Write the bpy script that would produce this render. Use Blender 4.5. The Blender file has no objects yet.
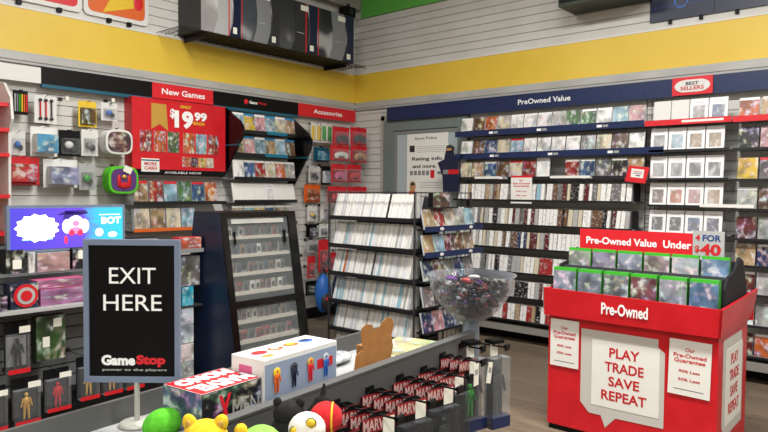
import bpy, math, random
from mathutils import Matrix, Vector
random.seed(7)
S = bpy.context.scene
COL = S.collection
PI = math.pi

# ------------------------------------------------------------------ camera
def setup_camera():
    yaw, pitch, roll = math.radians(40.7), 0.037467, 0.0082
    F0 = Vector((-math.sin(yaw), math.cos(yaw), 0)); R0 = Vector((math.cos(yaw), math.sin(yaw), 0)); U0 = Vector((0, 0, 1))
    F = F0*math.cos(pitch) - U0*math.sin(pitch); U = U0*math.cos(pitch) + F0*math.sin(pitch)
    c, s = math.cos(roll), math.sin(roll)
    R2 = R0*c + U*s; U2 = U*c - R0*s
    cam = bpy.data.cameras.new('camera'); o = bpy.data.objects.new('camera', cam); COL.objects.link(o)
    m = Matrix((R2, U2, -F)).transposed().to_4x4(); m.translation = (0, 0, 1.6)
    o.matrix_world = m
    cam.sensor_width = 36; cam.lens = 659.0/768*36; cam.clip_start = .05
    S.camera = o
setup_camera()
# ------------------------------------------------------------------ world, lights, exposure
w = bpy.data.worlds.new('world'); S.world = w; w.use_nodes = True
w.node_tree.nodes['Background'].inputs[0].default_value = (.9, .95, 1, 1)
w.node_tree.nodes['Background'].inputs[1].default_value = .25
S.view_settings.view_transform = 'Standard'; S.view_settings.look = 'None'
S.view_settings.exposure = 0.58; S.view_settings.gamma = 1; S.view_settings.use_curve_mapping = False
def area(x, y, z, sx, sy, e, col=(1, .99, .975)):
    l = bpy.data.lights.new('ceiling_light', 'AREA'); l.shape = 'RECTANGLE'; l.size = sx; l.size_y = sy; l.energy = e; l.color = col
    o = bpy.data.objects.new('ceiling_light_lamp', l); o.location = (x, y, z); COL.objects.link(o)
LIGHTS = [(-1.5, 2.9, 105), (.7, 2.9, 100), (-3.6, 3.0, 48), (-1.2, -.9, 55), (-3.9, .3, 6), (1.2, -.9, 75)]
for (lx, ly, le) in LIGHTS: area(lx, ly, 4.44, 1.15, .55, le)

# ------------------------------------------------------------------ materials
def lin(c):
    if isinstance(c, str):
        c = c.lstrip('#'); c = [int(c[i:i+2], 16)/255 for i in (0, 2, 4)]
        c = [v/12.92 if v <= .04045 else ((v+.055)/1.055)**2.4 for v in c]
    return (c[0], c[1], c[2], 1)
MATS = {}
def M(name, col='#808080', rough=.5, metal=0, emit=0, spec=.5):
    if name in MATS: return MATS[name]
    m = bpy.data.materials.new(name); m.use_nodes = True; b = m.node_tree.nodes['Principled BSDF']
    b.inputs['Base Color'].default_value = lin(col); b.inputs['Roughness'].default_value = rough; b.inputs['Metallic'].default_value = metal
    b.inputs['Specular IOR Level'].default_value = spec
    if emit: b.inputs['Emission Color'].default_value = lin(col); b.inputs['Emission Strength'].default_value = emit
    MATS[name] = m; return m
def nt(name):
    m = bpy.data.materials.new(name); m.use_nodes = True; MATS[name] = m
    return m, m.node_tree.nodes, m.node_tree.links, m.node_tree.nodes['Principled BSDF']
def clearmat(name, tint, amount, rough=.05):
    m, n, l, b = nt(name); b.inputs['Base Color'].default_value = lin(tint); b.inputs['Roughness'].default_value = rough
    t = n.new('ShaderNodeBsdfTransparent'); mx = n.new('ShaderNodeMixShader'); fr = n.new('ShaderNodeLayerWeight'); fr.inputs[0].default_value = .35
    ma = n.new('ShaderNodeMath'); ma.operation = 'MULTIPLY_ADD'; ma.inputs[1].default_value = .45; ma.inputs[2].default_value = amount
    l.new(fr.outputs['Facing'], ma.inputs[0]); l.new(ma.outputs[0], mx.inputs[0]); l.new(t.outputs[0], mx.inputs[1]); l.new(b.outputs[0], mx.inputs[2])
    l.new(mx.outputs[0], n['Material Output'].inputs[0]); return m
clearmat('clear_plastic', '#c8ccd0', .06); clearmat('bowl_plastic', '#9ca0a8', .03, .06); clearmat('cabinet_glass', '#c0c8c8', .02)
clearmat('smoke_plastic', '#55585c', .16)

def mix(n, l, fac, a, b_, mode='MIX'):
    x = n.new('ShaderNodeMix'); x.data_type = 'RGBA'; x.blend_type = mode
    for s, v in ((x.inputs[0], fac), (x.inputs[6], a), (x.inputs[7], b_)):
        if isinstance(v, (int, float)): s.default_value = v
        elif isinstance(v, tuple): s.default_value = v
        else: l.new(v, s)
    return x.outputs[2]
def mth(n, l, op, a, b_=0.0, c=None):
    x = n.new('ShaderNodeMath'); x.operation = op
    for i, v in enumerate((a, b_, c)):
        if v is None: continue
        if isinstance(v, (int, float)): x.inputs[i].default_value = v
        else: l.new(v, x.inputs[i])
    return x.outputs[0]
def art_mat(name, band=None, frame=False, scale=1.5, variety=.5, vivid=.8):
    m, n, l, b = nt(name)
    oi = n.new('ShaderNodeObjectInfo'); tc = n.new('ShaderNodeTexCoord'); sp = n.new('ShaderNodeSeparateXYZ'); l.new(tc.outputs['UV'], sp.inputs[0])
    r = mth(n, l, 'MULTIPLY', oi.outputs['Random'], 37.0)
    cb = n.new('ShaderNodeCombineXYZ'); l.new(sp.outputs[0], cb.inputs[0]); l.new(sp.outputs[1], cb.inputs[1]); l.new(r, cb.inputs[2])
    no = n.new('ShaderNodeTexNoise'); no.inputs['Scale'].default_value = scale; no.inputs['Detail'].default_value = 3; l.new(cb.outputs[0], no.inputs['Vector'])
    vo = n.new('ShaderNodeTexVoronoi'); vo.inputs['Scale'].default_value = scale*1.1; vo.inputs['Randomness'].default_value = 1; l.new(cb.outputs[0], vo.inputs['Vector'])
    hs = n.new('ShaderNodeHueSaturation'); hs.inputs['Saturation'].default_value = .75*vivid; hs.inputs['Value'].default_value = .8; l.new(vo.outputs['Color'], hs.inputs['Color'])
    no2 = n.new('ShaderNodeTexNoise'); no2.inputs['Scale'].default_value = scale*2.3; l.new(cb.outputs[0], no2.inputs['Vector'])
    rp = n.new('ShaderNodeValToRGB'); rp.color_ramp.elements[0].position = .45; rp.color_ramp.elements[1].position = .60; l.new(no2.outputs[0], rp.inputs[0])
    fac = mth(n, l, 'MULTIPLY', rp.outputs[0], variety)
    base = mix(n, l, fac, oi.outputs['Color'], hs.outputs[0])
    rp2 = n.new('ShaderNodeValToRGB'); e = rp2.color_ramp.elements; e[0].position = .34; e[0].color = (.16, .16, .17, 1); e[1].position = .56; e[1].color = (1, 1, 1, 1); l.new(no.outputs[0], rp2.inputs[0])
    col = mix(n, l, .75, base, rp2.outputs[0], 'MULTIPLY')
    rp3 = n.new('ShaderNodeValToRGB'); e = rp3.color_ramp.elements; e[0].position = .56; e[1].position = .66; l.new(no2.outputs[0], rp3.inputs[0])
    col = mix(n, l, mth(n, l, 'MULTIPLY', rp3.outputs[0], .42), col, (.85, .85, .82, 1))
    u, v = sp.outputs[0], sp.outputs[1]
    if frame:
        a = mth(n, l, 'MULTIPLY', mth(n, l, 'GREATER_THAN', u, .17), mth(n, l, 'LESS_THAN', u, .83))
        c = mth(n, l, 'MULTIPLY', mth(n, l, 'GREATER_THAN', v, .10), mth(n, l, 'LESS_THAN', v, .70))
        ins = mth(n, l, 'MULTIPLY', a, c)
        col = mix(n, l, ins, (.84, .84, .83, 1), mix(n, l, .35, col, (.55, .55, .55, 1)))
        t = mth(n, l, 'MULTIPLY', mth(n, l, 'GREATER_THAN', v, .80), mth(n, l, 'LESS_THAN', v, .86))
        t = mth(n, l, 'MULTIPLY', t, mth(n, l, 'MULTIPLY', mth(n, l, 'GREATER_THAN', u, .25), mth(n, l, 'LESS_THAN', u, .75)))
        col = mix(n, l, mth(n, l, 'MULTIPLY', t, .4), col, (.3, .3, .3, 1))
    if band:
        col = mix(n, l, mth(n, l, 'GREATER_THAN', v, .885), col, lin(band))
    l.new(col, b.inputs['Base Color']); b.inputs['Roughness'].default_value = .35
    return m
art_mat('cover_plain'); art_mat('cover_green_band', '#3fae2e'); art_mat('cover_red_band', '#c8202a'); art_mat('cover_blue_band', '#1a7fb5')
art_mat('cover_white_band', '#e8e8e4'); art_mat('cover_white_frame', None, True, 1.8, .3, .4); art_mat('pack_art', None, False, 1.3, .4)
art_mat('console_art', None, False, .5, .12, .2); art_mat('comic_art', None, False, 2.2, .6, .9)
def spine_mat(name, title=.32, gap_shade=.45):
    m, n, l, b = nt(name)
    oi = n.new('ShaderNodeObjectInfo'); tc = n.new('ShaderNodeTexCoord'); sp = n.new('ShaderNodeSeparateXYZ'); l.new(tc.outputs['UV'], sp.inputs[0])
    cb = n.new('ShaderNodeCombineXYZ'); l.new(mth(n, l, 'MULTIPLY', sp.outputs[0], .9), cb.inputs[0]); l.new(mth(n, l, 'MULTIPLY', sp.outputs[1], 5), cb.inputs[1]); l.new(mth(n, l, 'MULTIPLY', oi.outputs['Random'], 41.0), cb.inputs[2])
    no = n.new('ShaderNodeTexNoise'); no.inputs['Scale'].default_value = 1.6; l.new(cb.outputs[0], no.inputs['Vector'])
    rp = n.new('ShaderNodeValToRGB'); rp.color_ramp.elements[0].position = .56; rp.color_ramp.elements[1].position = .62; l.new(no.outputs[0], rp.inputs[0])
    inv = n.new('ShaderNodeInvert'); l.new(oi.outputs['Color'], inv.inputs['Color'])
    col = mix(n, l, mth(n, l, 'MULTIPLY', rp.outputs[0], title), oi.outputs['Color'], inv.outputs[0])
    edge = mth(n, l, 'GREATER_THAN', mth(n, l, 'ABSOLUTE', mth(n, l, 'SUBTRACT', sp.outputs[0], .5)), .42)  # spine edges painted dark to stand for shaded gaps between cases
    col = mix(n, l, mth(n, l, 'MULTIPLY', edge, gap_shade), col, (.12, .11, .11, 1))
    l.new(col, b.inputs['Base Color']); b.inputs['Roughness'].default_value = .35
spine_mat('spine_print'); spine_mat('spine_white', .12, .30)
def obj_color_mat(name, rough=.6):
    m, n, l, b = nt(name); oi = n.new('ShaderNodeObjectInfo'); l.new(oi.outputs['Color'], b.inputs['Base Color']); b.inputs['Roughness'].default_value = rough
obj_color_mat('own_colour')
def noisy(name, c1, c2, scale, rough=.6, bump=0, stretch=(1, 1, 1)):
    m, n, l, b = nt(name); tc = n.new('ShaderNodeTexCoord'); mp = n.new('ShaderNodeMapping'); mp.inputs['Scale'].default_value = stretch
    l.new(tc.outputs['Object'], mp.inputs[0]); no = n.new('ShaderNodeTexNoise'); no.inputs['Scale'].default_value = scale; no.inputs['Detail'].default_value = 5; l.new(mp.outputs[0], no.inputs['Vector'])
    rp = n.new('ShaderNodeValToRGB'); rp.color_ramp.elements[0].position = .35; rp.color_ramp.elements[1].position = .65
    rp.color_ramp.elements[0].color = lin(c1); rp.color_ramp.elements[1].color = lin(c2); l.new(no.outputs[0], rp.inputs[0]); l.new(rp.outputs[0], b.inputs['Base Color'])
    b.inputs['Roughness'].default_value = rough
    if bump:
        bp = n.new('ShaderNodeBump'); bp.inputs['Strength'].default_value = bump; bp.inputs['Distance'].default_value = .003; l.new(no.outputs[0], bp.inputs['Height']); l.new(bp.outputs[0], b.inputs['Normal'])
noisy('slat_white', '#c8c6bf', '#d2d0ca', 2, .55); noisy('yellow_band', '#dcb93c', '#e2c046', 1.5, .45); noisy('silver_trim', '#a5a49f', '#b4b3ad', 3, .4)
noisy('plush_green', '#4fae22', '#5dc42c', 60, .95, .6); noisy('plush_yellow', '#e2b21c', '#f0c82c', 60, .95, .6); noisy('plush_black', '#0b0b0b', '#171616', 60, .95, .6)
noisy('plush_white', '#dcd8cc', '#eae6dc', 60, .95, .5); noisy('plush_red', '#b3161c', '#cc2226', 60, .95, .5); noisy('plush_lime', '#7db54a', '#92c65a', 60, .95, .5)
noisy('kraft', '#96642f', '#a26e38', 25, .85, .2); noisy('red_card', '#c3131f', '#cf1a26', 8, .38, .15); noisy('ceiling_tile', '#8d8b86', '#99968f', 12, .9)
noisy('crumple', '#8f9398', '#d0d3d6', 30, .25, .8)
# floor planks
def floor_mat():
    m, n, l, b = nt('vinyl_plank'); tc = n.new('ShaderNodeTexCoord'); mp = n.new('ShaderNodeMapping'); mp.inputs['Rotation'].default_value = (0, 0, 0); l.new(tc.outputs['Object'], mp.inputs[0])
    br = n.new('ShaderNodeTexBrick'); br.inputs['Scale'].default_value = 1; br.inputs['Brick Width'].default_value = 1.2; br.inputs['Row Height'].default_value = .15; br.inputs['Mortar Size'].default_value = .0018
    br.inputs['Color1'].default_value = lin('#8a7a66'); br.inputs['Color2'].default_value = lin('#76685a'); br.inputs['Mortar'].default_value = lin('#4c4238'); l.new(mp.outputs[0], br.inputs['Vector'])
    mp2 = n.new('ShaderNodeMapping'); mp2.inputs['Scale'].default_value = (1.2, 14, 1); l.new(tc.outputs['Object'], mp2.inputs[0])
    no = n.new('ShaderNodeTexNoise'); no.inputs['Scale'].default_value = 2.2; no.inputs['Detail'].default_value = 7; l.new(mp2.outputs[0], no.inputs['Vector'])
    rp = n.new('ShaderNodeValToRGB'); rp.color_ramp.elements[0].position = .3; rp.color_ramp.elements[0].color = (.55, .53, .5, 1); rp.color_ramp.elements[1].position = .7; l.new(no.outputs[0], rp.inputs[0])
    l.new(mix(n, l, .9, br.outputs[0], rp.outputs[0], 'MULTIPLY'), b.inputs['Base Color']); b.inputs['Roughness'].default_value = .42
floor_mat()
# screen
def screen_mat():
    m, n, l, b = nt('screen'); tc = n.new('ShaderNodeTexCoord'); sp = n.new('ShaderNodeSeparateXYZ'); l.new(tc.outputs['UV'], sp.inputs[0])
    no = n.new('ShaderNodeTexNoise'); no.inputs['Scale'].default_value = 5; l.new(tc.outputs['UV'], no.inputs['Vector'])
    rp = n.new('ShaderNodeValToRGB'); e = rp.color_ramp.elements; e[0].position = 0; e[0].color = lin('#4a3fc8'); e[1].position = 1; e[1].color = lin('#35c4d8')
    x = e.new(.62); x.color = lin('#6a48d8'); x = e.new(.76); x.color = lin('#40b8dc')
    a = mth(n, l, 'ADD', sp.outputs[0], mth(n, l, 'MULTIPLY', mth(n, l, 'SUBTRACT', no.outputs[0], .5), .25)); l.new(a, rp.inputs[0])
    b.inputs['Base Color'].default_value = (0, 0, 0, 1); l.new(rp.outputs[0], b.inputs['Emission Color']); b.inputs['Emission Strength'].default_value = 1.0
screen_mat()
M('white', '#dad9d4', .5); M('paper', '#e4e3dc', .7); M('black', '#0a0a0b', .5, 0, 0, .2); M('gloss_black', '#070707', .22); M('dark_grey', '#2a2b2d', .5); M('grey', '#7d7f80', .5)
M('navy', '#12244e', .4); M('navy_dark', '#101a36', .4); M('navy_pale', '#162b5e', .4); M('red', '#c4141f', .4); M('bright_red', '#d31c28', .45); M('teal', '#14566c', .4); M('shelf_black', '#131417', .5); M('shelf_grey', '#8a8d92', .5)  # the paler navy is a plain pattern colour for rings and poster marks
M('light_grey', '#a9aaa8', .5); M('wire', '#4a4c50', .35, .8); M('dark_wire', '#1a1b1d', .4, .5); M('frame_grey', '#76839a', .35, .2); M('rail_metal', '#5c5c5b', .5, .3)
M('post_metal', '#7f8b9a', .3, .4); M('door_frame', '#6d7a76', .45); M('door_panel', '#a9b6b8', .5); M('tag', '#e6e4d6', .7); M('text_white', '#f2f2f0', .5); M('text_red', '#c01a22', .5)
M('text_black', '#141414', .5); M('text_navy', '#1c3a78', .5); M('gold', '#cfa24a', .35, .3); M('green', '#2f9a2a', .4); M('green_panel', '#62b84c', .5); M('deck', '#86847d', .5)
M('skin_tan', '#b98a5c', .6); M('xbox_shell', '#3d9a2c', .3); M('clear_case', '#b8c0c4', .2); M('orange', '#d8621e', .5); M('yellow', '#e2bc28', .5); M('blue', '#2462b4', .45); M('purple', '#54306e', .8)
M('base_disc', '#b4b4aa', .4, .1); M('emit_cyan', '#a0e8e8', .5, 0, 1.2); M('emit_lilac', '#c8b8e8', .5, 0, 1.2); M('emit_white', '#e8ecff', .5, 0, 1.3); M('emit_pink', '#f06a90', .5, 0, 1.1); M('emit_red', '#e02848', .5, 0, 1.0); M('emit_dark', '#30206a', .5, 0, .6)
M('lamp_glow', '#fff6e8', .5, 0, 3.0); M('lamp_frame', '#d8d8d4', .5); M('pink', '#c85a88', .5); M('bubble_edge', '#c4c1ba', .55); M('strip_red', '#8a1c22', .4); M('strip_text', '#c9a8a2', .5); M('price_grey', '#9a9a96', .6); M('wall_paint', '#b4b1a8', .7); M('dark_green', '#24301e', .5); M('teal_rail', '#12708c', .4)

# ------------------------------------------------------------------ mesh builder
_txt = {}
def text_geo(s, bold=0.0):
    k = (s, bold)
    if k in _txt: return _txt[k]
    cu = bpy.data.curves.new('t', 'FONT'); cu.body = s; cu.size = 1; cu.offset = bold; cu.extrude = .01; cu.resolution_u = 3; cu.space_line = .95
    ob = bpy.data.objects.new('t', cu); me = bpy.data.meshes.new_from_object(ob)
    vs = [tuple(v.co) for v in me.vertices]; fs = [tuple(p.vertices) for p in me.polygons]
    bpy.data.objects.remove(ob); bpy.data.meshes.remove(me); bpy.data.curves.remove(cu)
    xs = [v[0] for v in vs]; ys = [v[1] for v in vs]
    _txt[k] = (vs, fs, min(xs), max(xs), min(ys), max(ys)); return _txt[k]
class MB:
    def __init__(s): s.v = []; s.f = []; s.mt = []; s.uv = []; s.sm = []; s.X = Matrix()
    def add(s, pts, faces, mat, uvs=None, smooth=False):
        b = len(s.v); s.v += [tuple(s.X @ Vector(p)) for p in pts]
        for i, f in enumerate(faces):
            s.f.append([b+k for k in f]); s.mt.append(mat[i] if isinstance(mat, list) else mat)
            s.uv.append(uvs[i] if uvs else None); s.sm.append(smooth)
        return s
    def box(s, x0, x1, y0, y1, z0, z1, mat, front=None, top=None, side=None):
        p = [(x0, y0, z0), (x1, y0, z0), (x1, y1, z0), (x0, y1, z0), (x0, y0, z1), (x1, y0, z1), (x1, y1, z1), (x0, y1, z1)]
        q = ((0, 0), (1, 0), (1, 1), (0, 1))
        f = [(0, 1, 5, 4), (1, 2, 6, 5), (2, 3, 7, 6), (3, 0, 4, 7), (4, 5, 6, 7), (3, 2, 1, 0)]
        return s.add(p, f, [front or mat, side or mat, mat, side or mat, top or mat, mat], [q]*6)
    def poly(s, pts, y0, y1, mat, front=None):      # outline in x,z extruded along y
        n = len(pts); P = [(x, y0, z) for x, z in pts] + [(x, y1, z) for x, z in pts]
        a = sum(pts[i][0]*pts[(i+1) % n][1]-pts[(i+1) % n][0]*pts[i][1] for i in range(n))
        fr = list(range(n)); 
        if a < 0: fr.reverse()
        m = [front or mat, mat]; F = [fr, [n+k for k in reversed(fr)]]
        for i in range(n):
            j = (i+1) % n; F.append((i, n+i, n+j, j) if a > 0 else (j, n+j, n+i, i)); m.append(mat)
        xs = [q[0] for q in pts]; zs = [q[1] for q in pts]
        uvf = [((pts[k][0]-min(xs))/(max(xs)-min(xs)), (pts[k][1]-min(zs))/(max(zs)-min(zs))) for k in fr]
        return s.add(P, F, m, [uvf]+[None]*(len(F)-1))
    def cyl(s, a, b, r0, r1=None, mat='grey', n=12, cap=True):
        if r1 is None: r1 = r0
        a = Vector(a); b = Vector(b); d = (b-a).normalized(); t = Vector((0, 0, 1)) if abs(d.z) < .9 else Vector((1, 0, 0))
        u = d.cross(t).normalized(); v = d.cross(u)
        P = []
        for c, r in ((a, r0), (b, r1)):
            for i in range(n): an = 2*PI*i/n; P.append(c+u*math.cos(an)*r+v*math.sin(an)*r)
        F = [(i, n+i, n+(i+1) % n, (i+1) % n) for i in range(n)]; s.add(P, F, mat, smooth=True)
        if cap: s.add(P, [list(range(n)), list(reversed(range(n, 2*n)))], mat)
        return s
    def lathe(s, prof, c, mat, n=28):
        P = [(c[0]+r*math.cos(2*PI*i/n), c[1]+r*math.sin(2*PI*i/n), c[2]+z) for r, z in prof for i in range(n)]
        F = [(k*n+i, k*n+(i+1) % n, (k+1)*n+(i+1) % n, (k+1)*n+i) for k in range(len(prof)-1) for i in range(n)]
        return s.add(P, F, mat, smooth=True)
    def ell(s, c, r, mat, n=16, rot=None):
        P = []; F = []; m = n//2
        R = rot or Matrix.Identity(3)
        for k in range(m+1):
            th = PI*k/m
            for i in range(n):
                ph = 2*PI*i/n; P.append(Vector(c)+R @ Vector((r[0]*math.sin(th)*math.cos(ph), r[1]*math.sin(th)*math.sin(ph), r[2]*math.cos(th))))
        for k in range(m):
            for i in range(n):
                j = (i+1) % n
                if k == 0: F.append((i, (k+1)*n+i, (k+1)*n+j))
                elif k == m-1: F.append((k*n+i, (k+1)*n+i, k*n+j))
                else: F.append((k*n+i, (k+1)*n+i, (k+1)*n+j, k*n+j))
        return s.add(P, F, mat, smooth=True)
    def text(s, t, x, z, h, y, mat, w=None, bold=.0, rot=0.0, align='C', th=.001):
        vs, fs, a, b, c, d = text_geo(t, bold); k = h/(d-c); kx = (w/(b-a)) if w else k
        ox = {'C': (a+b)/2, 'L': a, 'R': b}[align]; oz = (c+d)/2; P = []
        for vx, vy, vz in vs:
            px = (vx-ox)*kx; pz = (vy-oz)*k; cr, sr = math.cos(rot), math.sin(rot)
            P.append((x+px*cr-pz*sr, y-vz*100*th/2-th/2, z+px*sr+pz*cr))
        return s.add(P, fs, mat)
    def build(s, name, parent=None, loc=(0, 0, 0), rot=(0, 0, 0), color=None, bevel=0):
        me = bpy.data.meshes.new(name); me.from_pydata(s.v, [], s.f)
        names = []
        for x in s.mt:
            if x not in names: names.append(x)
        for x in names: me.materials.append(MATS[x])
        uvl = me.uv_layers.new(name='UVMap')
        for p, mt, uv, sm in zip(me.polygons, s.mt, s.uv, s.sm):
            p.material_index = names.index(mt); p.use_smooth = sm
            if uv:
                for li, c in zip(p.loop_indices, uv): uvl.data[li].uv = c
        me.update()
        o = bpy.data.objects.new(name, me); COL.objects.link(o); o.location = loc; o.rotation_euler = rot
        if parent: o.parent = parent
        if color: o.color = lin(color)
        if bevel:
            b = o.modifiers.new('bevel', 'BEVEL'); b.width = bevel; b.segments = 2; b.limit_method = 'ANGLE'
        return o
def tag(o, label, cat, group=None):
    o['label'] = label; o['category'] = cat
    if group: o['group'] = group
    return o
def struct(o): o['kind'] = 'structure'; return o
def thing(name, label, cat, loc=(0, 0, 0), rz=0.0, group=None, rx=0.0, ry=0.0):
    o = bpy.data.objects.new(name, None); COL.objects.link(o); o.location = loc; o.rotation_euler = (rx, ry, rz); o.empty_display_size = .1
    return tag(o, label, cat, group)
WX, WY = -6.09, 6.46                         # planes of the left wall and of the back wall
def onL(y, z, off): return (WX+off, y, z)    # local x runs along +Y, front (-y) looks to +X
def onB(x, z, off): return (x, WY-off, z)
QL = PI/2
ORD = ['first', 'second', 'third', 'fourth', 'fifth', 'sixth', 'seventh', 'eighth', 'ninth', 'tenth', 'eleventh', 'twelfth', 'thirteenth', 'fourteenth', 'fifteenth', 'sixteenth', 'seventeenth', 'eighteenth', 'nineteenth']
TENS = {2: 'twent', 3: 'thirt', 4: 'fort', 5: 'fift'}
def ordn(i):
    i += 1
    if i < 20: return ORD[i-1]
    t, u = divmod(i, 10)
    return TENS[t]+'ieth' if u == 0 else TENS[t]+'y-'+ORD[u-1]
PAL = {'white': '#ecebe6', 'cream': '#cfc4a8', 'pale grey': '#a9a9a6', 'grey': '#6d6c6a', 'black': '#1c1b1c', 'brown': '#6a4a34', 'red': '#9c2a26', 'blue': '#3a5a86', 'tan': '#a98d68', 'light blue': '#8fb6c6', 'orange': '#c0622c', 'green': '#48703c', 'dark red': '#5a2020', 'yellow': '#cfae3c', 'pink': '#c08c90', 'dark blue': '#22305a'}

# ================================================================== STRUCTURE
struct(MB().box(-6.3, 2.6, -3.1, 6.6, -.06, 0, 'vinyl_plank').build('floor'))
def slats(m, x0, x1, z0, z1, y=0.0):
    z = z0
    while z < z1-.001:
        m.box(x0, x1, y-.016, y, z, min(z+.083, z1), 'slat_white'); z += .0895
def wall(name, x0, x1, loc, rz):
    m = MB(); m.box(x0, x1, 0, .08, 0, 4.5, 'price_grey'); slats(m, x0, x1, .02, 2.70); slats(m, x0, x1, 3.15, 4.5); return struct(m.build(name, None, loc, (0, 0, rz)))
wall('wall_left', -3.1, WY, (WX-.0, 0, 0), QL)
wall('wall_back', WX, 2.6, (0, WY, 0), 0)
struct(MB().box(2.5, 2.6, -3.1, WY, 0, 4.5, 'wall_paint').build('wall_right'))
struct(MB().box(WX, 2.6, -3.1, -3.0, 0, 4.5, 'wall_paint').build('wall_front'))
struct(MB().box(-6.3, 2.6, -3.1, 6.6, 4.5, 4.56, 'ceiling_tile').build('ceiling'))
struct(MB().box(WX+.0, WX+.13, -3.0, WY-.02, 3.97, 4.5, 'ceiling_tile').build('trim_1'))
# yellow bands and their metal trims
def band(name, x0, x1, loc, rz):
    m = MB(); m.box(x0, x1, -.035, 0, 2.765, 3.135, 'yellow_band'); struct(m.build(name, None, loc, (0, 0, rz)))
band('trim_2', -3.0, WY-.035, (WX, 0, 0), QL); band('trim_3', WX+.035, 2.5, (0, WY, 0), 0)
def tr(name, x0, x1, loc, rz):
    m = MB(); m.box(x0, x1, -.06, 0, 2.69, 2.745, 'silver_trim'); m.box(x0, x1, -.045, 0, 2.745, 2.765, 'light_grey'); m.box(x0, x1, -.05, 0, 2.665, 2.69, 'light_grey'); m.box(x0, x1, -.04, 0, 3.135, 3.15, 'white')
    struct(m.build(name, None, loc, (0, 0, rz)))
tr('trim_4', -3.0, WY-.06, (WX, 0, 0), QL); tr('trim_5', WX+.06, 2.5, (0, WY, 0), 0)
# door in the back wall
m = MB(); m.box(-5.52, -5.36, -.05, 0, 0, 2.50, 'door_frame'); m.box(-4.38, -4.24, -.05, 0, 0, 2.50, 'door_frame'); m.box(-5.36, -4.38, -.05, 0, 2.36, 2.50, 'door_frame')
m.box(-5.58, -5.52, -.03, 0, 0, 2.56, 'silver_trim'); m.box(-5.58, -4.24, -.03, 0, 2.50, 2.56, 'silver_trim')
m.box(-5.36, -5.31, -.03, 0, 0, 2.36, 'grey'); m.box(-5.31, -4.38, -.03, 0, 2.31, 2.36, 'grey'); m.box(-5.31, -4.38, -.022, 0, 0, 2.31, 'door_panel')
d = struct(m.build('door_1', None, (0, WY-.017, 0)))
MB().cyl((0, 0, 0), (0, -.05, 0), .014, None, 'silver_trim').cyl((0, -.05, 0), (.12, -.05, 0), .011, None, 'silver_trim').build('door_handle', d, (-5.24, -.022, 1.02))
struct(MB().box(-4.23, 2.5, WY-.05, WY-.017, 0, .13, 'black').build('baseboard_back'))
struct(MB().box(WX+.017, WX+.05, -3, WY-.05, 0, .13, 'black').build('baseboard_left'))
for i, (lx, ly, le) in enumerate(LIGHTS):
    t = thing('ceiling_light', f'{["bright square", "flat white", "recessed"][i % 3]} ceiling light panel above the {["game bin", "right aisle", "cabinet row", "near counter", "near left aisle", "near right aisle"][i]}', 'ceiling light', (lx, ly, 4.5))
    MB().box(-.63, .63, -.33, .33, -.03, 0, 'lamp_frame').build('frame', t)
    MB().box(-.58, .58, -.28, .28, -.036, -.03, 'lamp_glow').build('diffuser', t)

# ================================================================== game case prototypes
_mesh = {}
def case_mesh(kind, w, h, d, cover, shell):
    k = ('case', w, h, d, cover, shell)
    if k not in _mesh:
        o = MB().box(-w/2, w/2, 0, d, 0, h, shell, front=cover).build('game_case'); _mesh[k] = o.data; bpy.data.objects.remove(o)
    return _mesh[k]
def put(mesh, name, loc, rot, color, label, cat, group):
    o = bpy.data.objects.new(name, mesh); COL.objects.link(o); o.location = loc; o.rotation_euler = rot; o.color = lin(color)
    return tag(o, label, cat, group)
def face_case(loc, rz, color, label, group, cover='cover_plain', shell='clear_case', w=.135, h=.185, lean=.16, d=.015, cat='video game', name='game_case'):
    return put(case_mesh('f', w, h, d, cover, shell), name, loc, (-lean, 0, rz), color, label, cat, group)
def spine_mesh(w, h=.168, d=.13):
    k = ('spine', w, h)
    if k not in _mesh:
        o = MB().box(-w/2, w/2, 0, d, 0, h, 'clear_case', front='spine_print', top='paper', side='pack_art').build('spine'); _mesh[k] = o.data; bpy.data.objects.remove(o)
    return _mesh[k]

# ================================================================== BACK WALL FIXTURES
def header(name, label, loc, rz, w, h, mat, cat='sign', d=.03, bottom=None):
    t = thing(name, label, cat, loc, rz); m = MB().box(0, w, -d, 0, 0, h, mat)
    m.build('panel', t)
    if bottom: MB().box(0, w, -d-.004, 0, -.03, -.0005, bottom).build('lower_rail', t)
    return t
t = header('header_sign', 'long navy header sign reading PreOwned Value under the yellow band', onB(-5.43, 2.487, .08), 0, 5.4, .165, 'navy')
MB().text('PreOwned Value', 2.16, .083, .056, -.031, 'text_white', w=.60, bold=.015).build('lettering', t)
m = MB()
for i in range(46):
    x = .15+i*.115
    if 1.75 < x < 2.55 or 3.4 < x < 3.85: continue
    m.add([(x+r*math.cos(a), -.0312, .083+r*math.sin(a)) for r in (.03, .04) for a in [2*PI*k/14 for k in range(14)]], [(k, 14+k, 14+(k+1) % 14, (k+1) % 14) for k in range(14)], 'navy_pale')
m.build('ring_pattern', t)
t = thing('best_sellers_sign', 'red BEST SELLERS sign with pale rounded panel on the navy header', 'sign', onB(-1.80, 2.493, .118))
MB().box(-.172, .172, -.008, 0, 0, .162, 'bright_red').build('panel', t)
o = [(.09*c+(.052 if c >= 0 else -.052)+.0, s) for c, s in [(math.cos(a), math.sin(a)) for a in [2*PI*k/28+.01 for k in range(28)]]]
o = [(x*1.06, .081+.056*z) for x, z in o]
MB().poly(o, -.011, -.008, 'white').text('BEST', -.0, .102, .030, -.012, 'text_black', w=.11, bold=.02).text('SELLERS', 0, .062, .034, -.012, 'text_red', w=.2, bold=.02).build('oval_label', t)

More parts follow.
